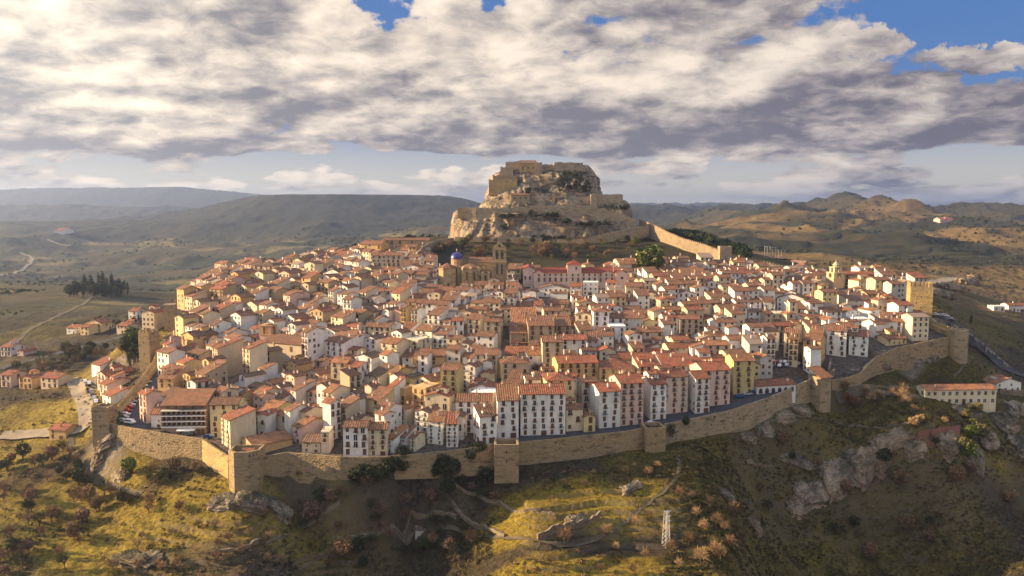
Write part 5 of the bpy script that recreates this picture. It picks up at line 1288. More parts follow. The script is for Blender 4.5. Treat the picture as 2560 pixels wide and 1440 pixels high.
# ------------------------------------------------------------------ roads, tracks and paths draped over the ground
def ribbon(name, pts, w, mat, label, d0=205, up=.14, town=False):
    W = []
    for px, py in pts:
        if town: D = hitT(px, py); x, y, z = P(px, py, D); W.append((x, y))
        else: x, y, z = hit(px, py, d0); W.append((x, y))
    # smooth the line
    for _ in range(2):
        N = [W[0]]
        for a, b in zip(W[:-1], W[1:]): N += [(a[0]*.75+b[0]*.25, a[1]*.75+b[1]*.25), (a[0]*.25+b[0]*.75, a[1]*.25+b[1]*.75)]
        W = N + [W[-1]]
    Q = []
    for a, b in zip(W[:-1], W[1:]):
        n = max(1, int(math.hypot(b[0]-a[0], b[1]-a[1]) / max(1.0, a[1] / 400)))
        Q += [(a[0] + (b[0]-a[0])*i/n, a[1] + (b[1]-a[1])*i/n) for i in range(n)]
    Q.append(W[-1]); Q = np.array(Q); T = np.gradient(Q, axis=0); T /= np.linalg.norm(T, axis=1)[:, None] + 1e-9; Nn = np.c_[-T[:, 1], T[:, 0]]
    o = np.linspace(-w/2, w/2, 7); V = Q[:, None] + Nn[:, None] * o[None, :, None]
    z = gzf(V[..., 0].ravel(), V[..., 1].ravel()).reshape(V.shape[:2]); zc = z.mean(1, keepdims=True); z = np.maximum(z, zc * .5 + z * .5) + up * max(1, Q[0, 1] / 400)
    me = gridmesh(name, np.concatenate([V, z[..., None]], -1).reshape(-1, 3), len(Q), 7, M[mat], smooth=True)
    return tag(link(name, me), label, None, None, 'structure')
ribbon('road', [(2330,783),(2380,808),(2430,850),(2475,885),(2500,915),(2515,945),(2570,962)], 7, 'asphalt', 'asphalt road curving below the right end of town', 380)
ribbon('road', [(176,952),(196,975),(210,1010),(222,1060),(195,1078),(120,1086),(0,1092)], 6, 'road_gravel', 'pale road outside the left wall', 270)
ribbon('road', [(0,925),(60,905),(150,882),(240,858),(330,834),(420,800),(470,776)], 5, 'asphalt', 'road along the left hillside', 330)
ribbon('street', [(1300,1098),(1400,1085),(1500,1082),(1640,1055),(1750,1034),(1850,1006),(1940,975),(2000,950)], 6.5, 'asphalt', 'street inside the front wall', town=True)
ribbon('street', [(356,1078),(350,1040),(368,1000),(392,950),(405,920)], 7, 'asphalt', 'street with parked cars inside the left wall', town=True)
ribbon('street', [(1241,1108),(1245,1040),(1250,985),(1258,920),(1266,850)], 4, 'pave', 'narrow central street', town=True)
ribbon('track', [(1690,1140),(1702,1175),(1680,1215),(1600,1275),(1545,1325),(1490,1352),(1440,1368),(1360,1362),(1260,1345),(1160,1325),(1080,1335)], 1.2, 'track', 'pale dirt track past the lattice pylon')
ribbon('track', [(178,1088),(176,1120),(196,1165),(240,1205),(300,1228),(350,1240)], 2.2, 'track', 'walled path below the left gate tower')
ribbon('track', [(1880,1075),(1960,1050),(2050,1045),(2150,1065),(2250,1078),(2340,1085),(2400,1070),(2450,1045)], 1.0, 'track', 'thin path across the shaded slope')
ribbon('track', [(2090,1000),(2150,985),(2230,985),(2300,1000)], 4, 'track', 'pale lane beside the long building')
ribbon('track', [(2385,945),(2410,920),(2432,893)], .9, 'track', 'footpath climbing to the corner bastion')
ribbon('track', [(50,632),(88,645),(80,662),(40,680),(0,690)], 7, 'road_gravel', 'white track winding in the left valley', 1100)
ribbon('track', [(118,600),(150,612),(178,616)], 7, 'road_gravel', 'white track on the far left hillside', 1400)
ribbon('track', [(230,742),(200,765),(150,790),(60,835),(20,870)], 3.2, 'track', 'dirt track down the left slope', 400)
ribbon('track', [(700,1440),(790,1395),(860,1365),(940,1345),(1030,1338)], 1.0, 'track', 'dirt track along the dark slope')
ribbon('car_park', [(2215,702),(2280,703),(2360,701),(2400,697)], 12, 'road_gravel', 'pale gravel car park behind the church at the right', 520)
ribbon('sports_court', [(1893,649),(1950,650),(2000,652)], 14, 'clay', 'red earth sports court behind the castle wall', 600)
# ------------------------------------------------------------------ rock outcrops and dry stone walls
def outcrop(px, py, w, d, h, rot, seed, label, z=0):
    x, D, g = hit(px, py); n, m = 130, 55
    th, ph = np.meshgrid(np.linspace(0, 2*np.pi, n, endpoint=False), np.linspace(-.6, np.pi/2, m), indexing='ij')
    c = np.sign(np.cos(th)) * np.abs(np.cos(th))**.45; s = np.sign(np.sin(th)) * np.abs(np.sin(th))**.45; r = np.cos(ph)**.3
    X = c*r; Y = s*r; Z = np.sin(ph)
    k = 1 + .22 * ridged(X*1.7+seed, Y*1.7, Z*1.2, 4, seed) + .16 * _h(np.floor(Z*5 + X*.8).astype(np.int64), np.int64(seed), np.int64(1), 3) + .13 * ridged(X*4, Y*4, Z*9, 4, seed+2) - .16 * sstep(.5, .8, ridged(X*2.6, Y*2.6, Z*.8, 2, seed+4))
    X, Y, Z = X*w/2*k, Y*d/2*k, Z*h*k*.8
    a = R(rot); X, Y = X*math.cos(a) - Y*math.sin(a), X*math.sin(a) + Y*math.cos(a)
    V = np.stack([X + x, Y + D + d*.3, 0*Z], -1); V[..., 2] = Z + gzf(V[..., 0].ravel(), V[..., 1].ravel()).reshape(Z.shape) * .6 + g * .4 + z
    return tag(link('rock_outcrop', gridmesh('rock_outcrop', V.reshape(-1, 3), n, m, M['rock'], wrap=True)), label, None, None, 'structure')
i = 0
for px, py, w, d, h, rt in ((560,1272,9,5,2.2,-8),(625,1275,8,5,2.8,5),(690,1282,8,4,2.2,-5),(330,1418,12,6,2.2,-10),(265,1120,7,7,4,10),(245,1160,5,6,3,25),(300,1200,7,4,2.5,-25),
    (2030,1255,12,6,3,22),(2100,1225,13,7,4,25),(2165,1195,10,7,4.5,30),(2200,1180,6,7,4,30),(1990,1290,8,5,2.2,20),(2080,1180,12,5,1.6,10),(1980,1170,13,3,1.3,3),(2060,1172,10,2.5,1.2,-5),(2140,1160,10,3,1.5,0),(2240,1120,14,5,2.2,4),(2290,1130,8,5,2,10),
    (2380,1130,8,6,4.5,30),(2440,1170,6,6,4,60),(2465,1110,10,8,4.5,40),(2520,1080,10,8,4,30),(2540,1040,9,7,3.5,20),(2420,1040,9,5,2,10),(2560,1130,9,7,3,30),(1960,1060,8,4,2,20),(1910,1085,8,4,2,25),(1870,1110,6,3,1.5,25),(2000,1035,10,4,2,12),
    (1580,1232,7,3,2,30),(1440,1315,6,3,1.8,25),(1890,1330,4,6,3,-30),(1820,1250,5,4,2,-40),
    (2200,925,9,4,2.5,10),(2280,915,9,4,2.5,12),(2330,905,7,4,2.2,20),(2180,990,9,3,1.5,0),
    (400,905,7,6,3,30),(420,880,6,5,3,20)):
    i += 1; outcrop(px, py, w, d, h, rt, i, 'rock outcrop')
for px, py, w, d, h, rt in ((2350,742,22,8,5,22),(2385,728,22,9,6,22),(2420,712,20,9,6,30),(2440,700,14,10,5,40)):
    i += 1; x_ = outcrop(px, py, w, d, h, rt, i, 'layered rock bluff beyond the crenellated tower')
def drywall(pts, h, label, th=.7):
    W = []
    for px, py in pts: x, y, z = hit(px, py); W.append((x, y))
    Q = []
    for a, b in zip(W[:-1], W[1:]):
        n = max(1, int(math.hypot(b[0]-a[0], b[1]-a[1]) / 1.2)); Q += [(a[0]+(b[0]-a[0])*k/n, a[1]+(b[1]-a[1])*k/n) for k in range(n)]
    Q.append(W[-1]); q = [(x, y, g1(x, y) + h * (1 + .25*float(vn(x*.5, y*.5, 0, 4))), g1(x, y) - .2) for x, y in Q]
    me = curtain(q, thick=th, flat=True, rag=.55, sub=1.3, deep=1.0).mesh('dry_stone_wall', [M['stone']])
    return tag(link('dry_stone_wall', me, color=(.13,.105,.075)), label, 'stone wall', 'dry stone terrace walls')
for pts, h, lb in (([(1345,1352),(1400,1340),(1450,1322),(1500,1296)], 2.2, 'tall dry stone wall under the sunlit meadow, left of the pylon'),
    ([(1140,1232),(1190,1245),(1250,1264),(1310,1282),(1388,1302)], .9, 'low pale field wall crossing the sunlit meadow'),
    ([(975,1332),(1030,1315),(1085,1304),(1140,1304)], 1.5, 'curved dry stone wall above the grey shed'),
    ([(872,1368),(940,1352),(1035,1345)], 1.3, 'dry stone wall running left from the grey shed'),
    ([(742,1325),(790,1308),(850,1276)], 1.6, 'dry stone wall on the dark slope below the front wall'),
    ([(1130,1275),(1170,1310),(1210,1328),(1260,1345)], 1.3, 'collapsed field wall left of the meadow'),
    ([(540,1385),(600,1382),(680,1362),(720,1350)], 1.2, 'terrace wall at the right end of the left hill'),
    ([(1865,1165),(1930,1170)], 1.0, 'broken field wall on the shaded right slope'),
    ([(2075,910),(2068,950),(2085,968)], 2.5, 'retaining wall of the terrace behind the red roofed tower'),
    ([(2500,985),(2560,990)], 2.0, 'stone retaining wall below the white gabled house'),
    ([(2120,975),(2200,972),(2300,975)], 1.0, 'long low wall of the lane by the long beige building')):
    drywall(pts, h, lb)
# brick red bank below the long building
W = [hit(px, py) for px, py in ((2292,1122),(2345,1124),(2400,1090))]; U = [hit(px, py) for px, py in ((2295,1096),(2352,1090),(2402,1078))]
q = MB()
for k in range(2):
    a, b, c, d_ = W[k], W[k+1], U[k+1], U[k]; f = lambda p, h: (p[0], p[1] + h*.2, p[2] + h)
    q.slab([f(a, .4), f(b, .4), f(c, 2.2), f(d_, 2.2)], 1.6)
tag(link('retaining_bank', q.mesh('retaining_bank', [simple('brick_bank', (.20,.085,.06), .95, .3, 2.5)])), 'sloping brick red retaining bank below the long beige building', 'retaining wall')
# ------------------------------------------------------------------ pylon
x, D, g = hit(1665, 1369); b_ = MB(); H = 97 * D / F; wb, wt = .9, .5; N = 9
def leg(k, t): s = wb + (wt - wb) * t; return ((-1, 1, 1, -1)[k] * s/1, (-1, -1, 1, 1)[k] * s/1, H * t)
for k in range(4):
    b_.bar(leg(k, 0), leg(k, 1), .075)
    for i in range(N):
        a, c = i / N, (i+1) / N; b_.bar(leg(k, a), leg((k+1) % 4, c), .045, 3)
        if i % 2: b_.bar(leg(k, a), leg((k+1) % 4, a), .045, 3)
root = bpy.data.objects.new('pylon', None); COL.objects.link(root); root.location = (x, D, g - .2); root.rotation_euler = (0, 0, R(25))
link('lattice', b_.mesh('lattice', [M['steel']]), root)
for i, z in enumerate((.98, .85, .72)):
    b_ = MB(); b_.bar((-.5, 0, H*z), (1.7, 0, H*z - .1), .12, 4); b_.bar((-.5, 0, H*z - .6), (1.7, 0, H*z - .1), .08, 4); link('cross_arm', b_.mesh('cross_arm', [M['steel']]), root)
tag(root, 'white lattice electricity pylon standing on the slope among bare trees', 'pylon')
for i in range(3):
    b_ = MB(); pts = [(x - 100, D - 30 + i*1.5, g + H*.35 - i*1.0), (x, D, g + H*(.96 - i*.13)), (x + 90, D + 35, g + H*1.5 - i)]
    for (a, c) in ((0, 1), (1, 2)):
        for s in range(12):
            f = lambda t: tuple(pts[a][j] + (pts[c][j] - pts[a][j]) * t - (6 * t * (1-t) if j == 2 else 0) for j in range(3))
            b_.bar(f(s/12), f((s+1)/12), .014, 3)
    tag(link('power_cable', b_.mesh('power_cable', [M['iron']])), ('topmost', 'middle', 'lowest')[i] + ' of the three cables held by the lattice pylon', 'cable', 'cables of the pylon')
# ------------------------------------------------------------------ trees
def treemesh(kind, seed):
    random.seed(seed); b_ = MB()
    if kind == 'bare':
        b_.bar((0,0,-.3), (0,0,1.0), .14, 5, 0, .1)
        tips = []
        for i in range(7):
            a = i * 2.4 + seed; e = (math.cos(a)*.8, math.sin(a)*.8, 1.9 + .5*random.random()); b_.bar((0,0,.8+.1*(i%3)), e, .07, 4, 0, .03); tips.append(e)
            for j in range(2): e2 = (e[0]*1.5 + random.uniform(-.4,.4), e[1]*1.5 + random.uniform(-.4,.4), e[2] + random.uniform(.2,.8)); b_.bar(e, e2, .035, 3, 0, .015)
        g = np.random.default_rng(seed); n = 420; d = g.normal(size=(n, 3)); d[:, 2] = np.abs(d[:, 2]) * 1.1 - .25; d /= np.linalg.norm(d, axis=1)[:, None]
        lump = 1 + .45 * vn(d[:, 0]*2.0 + seed, d[:, 1]*2.0, d[:, 2]*2.0, seed); r0 = g.uniform(.25, .8, n) * lump; c = d * r0[:, None] * (1.5, 1.5, 1.7)
        e = c + (d + g.normal(size=(n, 3)) * .35 + (0, 0, .25)) * g.uniform(.35, .8, n)[:, None]; u = np.cross(d, g.normal(size=(n, 3))); u /= np.linalg.norm(u, axis=1)[:, None]; u *= .045
        V = np.stack([c - u, c + u, e], 1).reshape(-1, 3) + (0, 0, 1.7); Fc = np.arange(3*n).reshape(-1, 3)
        # stretch the small faces into twigs
    elif kind == 'round':
        b_.bar((0,0,-.3), (0,0,1.6), .2, 5, 0, .12); V, Fc = clump(700, 1.6, 1.5, .20, seed, 1, .35); V = V + (0, 0, 2.4)
    elif kind == 'cypress':
        b_.bar((0,0,-.3), (0,0,1.0), .15, 5, 0, .1); V, Fc = clump(500, .55, 2.6, .16, seed, 1, .3); V = V + (0, 0, 3.0)
    elif kind == 'pine':
        b_.bar((0,0,-.3), (0,0,3.0), .22, 5, 0, .1); V, Fc = clump(600, 1.8, 1.4, .22, seed, 1, .3); V = V + (0, 0, 4.0)
    elif kind == 'poplar':
        b_.bar((0,0,-.3), (0,0,2.5), .16, 5, 0, .06); V, Fc = clump(700, .95, 3.3, .12, seed, 1, .2); V = V + (0, 0, 4.2)
    return b_.mesh('trunk', [M['bark']]), trimesh('crown', V, Fc, [M['leaf']])
TM = {(k, i): treemesh(k, 11*i + 5) for k in ('bare', 'round', 'cypress', 'pine', 'poplar') for i in range(3 if k == 'bare' else 2)}
random.seed(99)
TC = dict(brown=(.135,.09,.052), pinkish=(.15,.095,.07), dark=(.035,.042,.018), green=(.062,.088,.018), olive=(.08,.08,.03), tan=(.24,.175,.10))
def tree(kind, x, y, s, col, phrase, group, label=None, cat=None, name=None, sz=None):
    nm = name or {'bare': 'bare_tree', 'round': 'bushy_tree', 'cypress': 'cypress', 'pine': 'pine_tree', 'poplar': 'poplar'}[kind]
    root = bpy.data.objects.new(nm, None); COL.objects.link(root); z = g1(x, y); root.location = (x, y, z - .1); root.scale = (s*random.uniform(.9,1.1), s*random.uniform(.9,1.1), s * (sz or random.uniform(.9,1.1)))
    i = random.randrange(3 if kind == 'bare' else 2); a, c = TM[(kind, i)]; rz = random.uniform(0, 6.28)
    link('trunk', a, root, rz=rz); link('crown', c, root, rz=rz, color=jit(TC[col], .2))
    cat = cat or 'tree'
    if label: tag(root, label, cat, group)
    else: reg(root, phrase, cat, (x, y, z), group)
    return root
def okxy(x, y):
    return not any(abs(x-h[0]) < h[2]*.6+1 and abs(y-h[1]) < h[3]*.6+1 for h in HOUSES)
GP = 'bare trees around the pylon'
for zx, zy, s in ((410,520,1),(220,515,1),(780,400,1),(985,420,1.1),(1070,340,.9),(490,390,.7),(1280,650,1.2),(1390,625,.9),(1550,710,1.2),(1005,805,.9),(1430,795,1.1),(1610,880,1.3),(1765,805,1.6),(1690,915,1.3),(870,905,1),(1490,945,1.2),(1360,1035,1.3),(610,975,1.3),(225,1060,1.7),(1150,960,1.4),(1190,1130,1.3),(695,1090,.9),(960,1170,1),(1470,1220,1.7),(1600,1150,1.6),(1740,1080,1.6),(1650,1200,1.4),(1850,1000,1),(100,1260,1.2),(560,1290,1),(850,1300,1),(1270,1260,1.1),(670,370,.6),(860,350,.6),(730,300,.7),(35,540,.8),(130,850,.7),(100,640,.7)):
    x, D, g = hit(1350 + zx/3.657, 1080 + zy/3.657); tree('bare', x, D, s*.92, random.choice(('tan','brown','tan')), random.choice(('small bare tan tree','bare reddish brown tree')), GP)
def scatter(n, poly2, kinds, cols, smin, smax, group, phrases, d0=205):
    xs = [p[0] for p in poly2]; ys = [p[1] for p in poly2]; k = 0; t_ = 0
    while k < n and t_ < n*12:
        t_ += 1; px, py = random.uniform(min(xs), max(xs)), random.uniform(min(ys), max(ys)); c = False; m_ = len(poly2)
        for i in range(m_):
            x1, y1 = poly2[i]; x2, y2 = poly2[(i+1) % m_]
            if (y1 > py) != (y2 > py) and px < (x2-x1)*(py-y1)/(y2-y1)+x1: c = not c
        if not c: continue
        x, D, g = hit(px, py, d0)
        if not okxy(x, D): continue
        ki = random.choice(kinds); ci = random.choice(cols); tree(ki, x, D, random.uniform(smin, smax), ci, random.choice(phrases), group); k += 1
scatter(72, [(0,1150),(160,1120),(215,1190),(330,1250),(240,1330),(180,1440),(0,1440)], ['bare','bare','bare','round'], ['brown','pinkish','brown','dark'], .7, 1.7, 'winter trees in the lower left hollow', ['bare brown winter tree','pinkish bare winter tree'])
scatter(14, [(340,1190),(480,1170),(520,1200),(380,1235)], ['bare','round'], ['brown','olive'], .9, 1.5, 'trees below the hotel wall', ['brown bushy tree'])
scatter(26, [(250,1330),(700,1290),(760,1440),(260,1440)], ['bare'], ['brown','tan'], .6, 1.1, 'thin trees on the left terraces', ['thin bare tree on a grassy terrace','small brown tree on a grassy terrace'])
scatter(6, [(320,1250),(470,1230),(460,1290),(320,1300)], ['bare'], ['brown'], .9, 1.2, 'thin trees on the left terraces', ['thin bare tree on the sunny hill'])
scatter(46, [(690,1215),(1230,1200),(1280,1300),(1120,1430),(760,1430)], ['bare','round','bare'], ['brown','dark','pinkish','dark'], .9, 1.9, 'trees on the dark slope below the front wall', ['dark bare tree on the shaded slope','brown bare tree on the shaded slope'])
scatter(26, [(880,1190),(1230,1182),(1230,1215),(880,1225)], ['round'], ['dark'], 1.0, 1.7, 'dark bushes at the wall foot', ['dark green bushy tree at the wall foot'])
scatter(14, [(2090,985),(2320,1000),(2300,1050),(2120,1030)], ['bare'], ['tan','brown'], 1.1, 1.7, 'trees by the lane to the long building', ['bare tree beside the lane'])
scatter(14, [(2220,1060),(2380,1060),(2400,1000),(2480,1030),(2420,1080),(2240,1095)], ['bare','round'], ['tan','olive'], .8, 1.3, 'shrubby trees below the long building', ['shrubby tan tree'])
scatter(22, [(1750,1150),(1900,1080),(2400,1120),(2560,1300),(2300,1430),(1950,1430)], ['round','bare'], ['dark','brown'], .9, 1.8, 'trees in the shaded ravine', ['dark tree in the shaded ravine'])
scatter(6, [(2400,1090),(2460,1090),(2450,1170),(2405,1160)], ['round'], ['green','olive'], 1.2, 1.9, 'green trees between the boulders', ['bright green bush between boulders'])
scatter(75, [(1050,640),(1100,608),(1350,600),(1600,600),(1590,640),(1500,655),(1290,655),(1240,660),(1100,640)], ['bare','bare','round'], ['brown','pinkish','dark','brown','olive'], 1.0, 1.9, 'trees on the slope below the castle', ['brown tree on the castle slope','dark tree on the castle slope'], 440)
scatter(34, [(0,930),(100,900),(300,860),(345,850),(345,900),(200,910),(160,940)], ['bare','round'], ['dark','olive','brown'], 1.0, 2.0, 'trees outside the left wall', ['dark tree outside the left wall'], 300)
scatter(10, [(310,850),(352,840),(350,910),(330,905)], ['round'], ['dark','green'], 1.2, 2.2, 'trees outside the left wall', ['green tree beside the near left tower'], 300)
for i in range(58):
    px = 172 + (i % 34) * 4.4 + (i > 33) * 30; x, D, g = hit(px, 735 + 9*math.sin(i*1.7), 400); tree('cypress' if random.random() < .6 else 'round', x + random.uniform(-4, 4), D + random.uniform(-15, 15), random.uniform(1.3, 3.2), 'dark', random.choice(('dark evergreen in the hillside grove','tall dark evergreen in the hillside grove')), 'evergreen grove on the left hill')
for px, py in ((2201,700),(2218,702),(2235,702),(2246,703),(2262,702),(2277,703),(2298,702),(2310,704),(2133,722),(2075,670),(2085,672),(2484,726),(2427,812)):
    x, D, g = hit(px, py, 430); tree('cypress', x, D, 1.2, 'dark', 'small dark cypress', 'cypresses at the right end')
D = 476; x = X(1626, D)
tree('round', x, D, 5.2, 'green', '', None, 'big round bright green pine on the slope right of the pink school', 'tree', 'pine_tree', 4.6/4.6*.95)
tree('poplar', X(1546, 462), 462, 1.35, 'tan', '', None, 'tall bare poplar with two trunks behind the right end of the pink school', 'tree')
tree('poplar', X(1652, 480), 480, 1.3, 'tan', '', None, 'slim bare poplar beside the big round green pine', 'tree')
for px, py in ((1366, 940), (1340, 942), (1385, 938)): x = P(px, py, hitT(px, py)); tree('bare', x[0], x[1], 1.7, 'brown', 'bare brown tree in the walled garden', 'trees inside the town')
for px, py in ((1448,985),(1462,995),(1475,985),(1440,1005)): x = P(px, py, hitT(px, py)); tree('round', x[0], x[1], .9, 'dark', 'small dark tree in the terrace garden', 'trees inside the town')
for px, py in ((293,1052),(283,1060)): x = P(px, py, hitT(px, py)); tree('round', x[0], x[1], 1.3, 'green', 'leafy green tree behind the left gate tower', 'trees inside the town')
x = hit(325, 1190); tree('round', x[0], x[1], 1.7, 'green', '', None, 'single bright green bush on the shaded bank below the hotel wall', 'bush', 'bush')
# pine wood right of the castle, and scrub over the open country: nobody could count these
def mass(name, pos, sizes, n, leaf, flat, mat, col, label, seed):
    Vs = []; protos = [clump(n, 1, 1, leaf, seed + i, 1, .3)[0] for i in range(5)]
    for i, (p, s) in enumerate(zip(pos, sizes)): Vs.append(protos[i % 5] * (s, s, s * flat) + p)
    V = np.concatenate(Vs); Fc = np.arange(len(V)).reshape(-1, 3)
    return tag(link(name, trimesh(name, V, Fc, [M[mat]]), color=col[:3]), label, None, None, "stuff")
pos = []; sz = []
while len(pos) < 230:
    px = random.uniform(1612, 1872); D = random.uniform(540, 640); t_ = (px - 1612) / 260
    x = X(px, D); D2 = 600 - 75*t_ + random.uniform(0, 60); x = X(px, D2); g = g1(x, D2); s = random.uniform(1.6, 2.8)
    pos.append((x, D2, g + s*1.1)); sz.append(s)
mass('pine_wood', pos, sz, 90, .22, 1.25, 'leaf', (.022,.034,.014,1), 'dense dark pine wood on the slope right of the castle wall', 50)
def cands(n, a, b, lo, hi):
    D = lo * (hi/lo) ** rng.random(n); q = rng.uniform(-.75, .75, n); x = q * D; ok = ~inside(x, D)
    ok &= edged(x, D, False) > 2.0
    return x[ok], D[ok]
x, D = cands(16000, 0, 0, 200, 460); m_ = fbm(x/30, D/30, 0, 3, 40) + .25*rng.random(len(x)) - .2 * (x / D > .2) < .14; x, D = x[m_], D[m_]
s = rng.uniform(.2, .85, len(x)); z = gzf(x, D); P_ = np.c_[x, D, z + s*.35]; h = len(x)//2
mass('scrub', P_[:h], s[:h], 16, .42, .8, 'leaf', (.13,.09,.045,1), 'low brown winter scrub over the slopes', 60)
mass('scrub', P_[h:], s[h:], 16, .42, .8, 'leaf', (.045,.05,.02,1), 'low dark green scrub over the slopes', 61)
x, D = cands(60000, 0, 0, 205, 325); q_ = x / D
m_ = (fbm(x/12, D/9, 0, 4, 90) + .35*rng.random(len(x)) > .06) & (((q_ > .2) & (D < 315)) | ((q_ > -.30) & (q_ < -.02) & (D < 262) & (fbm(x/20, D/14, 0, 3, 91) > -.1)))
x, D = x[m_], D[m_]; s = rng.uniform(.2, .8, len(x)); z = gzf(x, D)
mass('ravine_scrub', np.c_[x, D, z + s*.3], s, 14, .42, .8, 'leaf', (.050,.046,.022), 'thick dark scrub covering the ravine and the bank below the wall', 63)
x, D = cands(22000, 0, 0, 460, 2600); m_ = fbm(x/160, D/90, 0, 4, 71) + .3*rng.random(len(x)) + .12 * (x / D < -.25) < .02; x, D = x[m_], D[m_]
s = rng.uniform(.6, 1.2, len(x)) * (1 + D/900); z = gzf(x, D); P_ = np.c_[x, D, z + s*.3]
mass('distant_scrub', P_, s, 9, .6, .7, 'leaf', (.035,.042,.02,1), 'scattered dark shrubs and oaks over the far hillsides', 62)
pos = []; sz = []
for seg, x0, x1, n_ in (('s5', 1690, 1960, 70), ('s4', 1330, 1600, 26), ('s3', 720, 1200, 36), ('s1', 280, 490, 14), ('s6', 2200, 2380, 30)):
    L_ = WALL[seg]; xs_ = [p[0] for p in L_]
    for k in range(n_):
        px = random.gauss((x0+x1)/2, (x1-x0)/4); px = min(max(px, x0), x1)
        t0 = np.interp(px, xs_, [p[1] for p in L_]); b0 = np.interp(px, xs_, [p[2] for p in L_]); D = np.interp(px, xs_, [p[1] for p in W3[seg]])
        pos.append(P(px, t0 + 5 + (b0 - t0 - 8) * random.random(), D - .15)); sz.append(random.uniform(.12, .38))
mass('wall_weeds', pos, sz, 14, .5, 1.0, 'leaf', (.022,.022,.012), 'tufts of dark weeds rooted in the joints of the town wall', 75)
pos = []; sz = []
for (x0, x1, y0, y1, D, n_) in ((1320,1400,527,542,573,40),(1250,1310,536,541,573,22),(1385,1425,548,560,571,26),(1395,1475,440,482,599,90),(1310,1360,470,480,597,18),(1500,1575,512,528,588,40),(1255,1275,562,572,569,8),(1330,1420,590,596,566,40),(1440,1530,555,562,570,30),(1410,1470,425,440,610,20)):
    for k in range(n_): pos.append(P(random.uniform(x0, x1), random.uniform(y0, y1), D + random.uniform(-2.5, 2.5))); sz.append(random.uniform(.7, 1.8))
mass('ledge_scrub', pos, sz, 40, .3, .7, 'leaf', (.028,.034,.015), 'dark scrub clinging to the ledges of the castle rock', 70)
# ------------------------------------------------------------------ cars
def prof(pts, w, name, mat):
    b_ = MB(); n = len(pts)
    for s in (-1, 1): q = [(x, s*w/2, z) for x, z in pts]; b_.poly(q if s < 0 else q[::-1])
    for i in range(n): j = (i+1) % n; b_.poly([(pts[i][0], w/2, pts[i][1]), (pts[j][0], w/2, pts[j][1]), (pts[j][0], -w/2, pts[j][1]), (pts[i][0], -w/2, pts[i][1])])
    return b_.mesh(name, [M[mat]])
CB = prof([(-2.05,.3),(2.05,.3),(2.1,.62),(1.95,.82),(1.0,.92),(.35,1.42),(-1.25,1.45),(-1.95,.98),(-2.1,.6)], 1.72, 'body', 'carpaint')
CG = prof([(-1.75,.98),(.9,.95),(.32,1.36),(-1.22,1.39)], 1.75, 'windows', 'glass')
VB = prof([(-2.3,.3),(2.3,.3),(2.35,.8),(1.75,1.05),(1.25,1.75),(-2.2,1.85),(-2.3,.6)], 1.85, 'body', 'carpaint')
VG = prof([(-1.9,1.15),(1.5,1.12),(1.15,1.62),(-1.9,1.7)], 1.88, 'windows', 'glass')
b_ = MB(); b_.bar((0,-.11,0), (0,.11,0), .31, 12); CWh = b_.mesh('wheel', [M['rubber']])
CC = dict(white=(.75,.75,.74), silver=(.42,.43,.45), black=(.03,.03,.035), red=(.38,.03,.025), blue=(.04,.10,.30), grey=(.18,.18,.19))
def car(px, py, rz, colr, town=True, van=False, label=None, s=.86):
    if town: D = hitT(px, py); x, y, z = P(px, py, D)
    else: x, y, z = hit(px, py, 300 if py < 900 else 240)
    root = bpy.data.objects.new('parked_van' if van else 'parked_car', None); COL.objects.link(root); root.location = (x, y, g1(x, y) + .2); root.rotation_euler = (0, 0, R(rz)); root.scale = (s, s, s)
    link('body', VB if van else CB, root, color=CC[colr]); link('windows', VG if van else CG, root)
    for wx in (-1.3, 1.3):
        for wy in (-.8, .8): link('wheel', CWh, root, (wx, wy, .31))
    if label: tag(root, label, 'van' if van else 'car', 'parked cars')
    else: reg(root, f"{colr} parked {'van' if van else 'car'}", 'van' if van else 'car', (x, y, z), 'parked cars')
cs = ['silver','white','black','white','grey','black','silver','white','red','red','white','silver']
for i in range(13):
    t_ = i / 12; px, py = 368 - 62*t_**.75, 958 + 98*t_; car(px, py, 35 - 30*t_, cs[i % 12])
car(325, 1060, -18, 'white', van=True, label='white parked van nearest the left gate tower, just inside the wall')
car(366, 1012, 80, 'white', van=True, label='white van across the street from the row of cars by the left wall')
for i, (px, py) in enumerate(((213,958),(218,968),(224,976),(228,984),(231,992),(236,1000),(240,1010))): car(px, py, -60, cs[(i+1) % 12], False)
for i, (px, py) in enumerate(((1905,917),(1917,913),(1928,910),(1941,908),(1953,908),(1964,909),(1975,908),(1987,909),(1996,913),(1950,918),(1968,917))): car(px, py, 60, cs[(i*3) % 12])
car(1744, 1022, 70, 'white', van=True, label='white van parked in the street by the tall pink and white flats')
car(1630, 1063, 10, 'white', label='white car behind the ravine tower'); car(943, 1137, 8, 'white', label='white car behind the long front wall left of the square tower')
car(1256, 962, 5, 'silver', label='silver car in the narrow central street'); car(469, 1090, 5, 'grey', label='grey car parked left of the hotel door')
car(412, 1087, 4, 'black', label='black car at the left end of the hotel'); car(522, 1096, 4, 'blue', label='dark blue car at the right end of the hotel')
for i, (px, py) in enumerate(((2338,790),(2350,791),(2363,793),(2373,799),(2380,806))): car(px, py, -30, ['white','silver','white','silver','black'][i], False)
for i, (px, py) in enumerate(((2262,702),(2278,703),(2300,701),(2238,710))): car(px, py, 5, ['white','white','silver','white'][i], False)
for px, py, c in ((1850,995,'blue'),(1868,990,'silver'),(1884,984,'blue'),(1900,978,'blue')): car(px, py, 15, c)
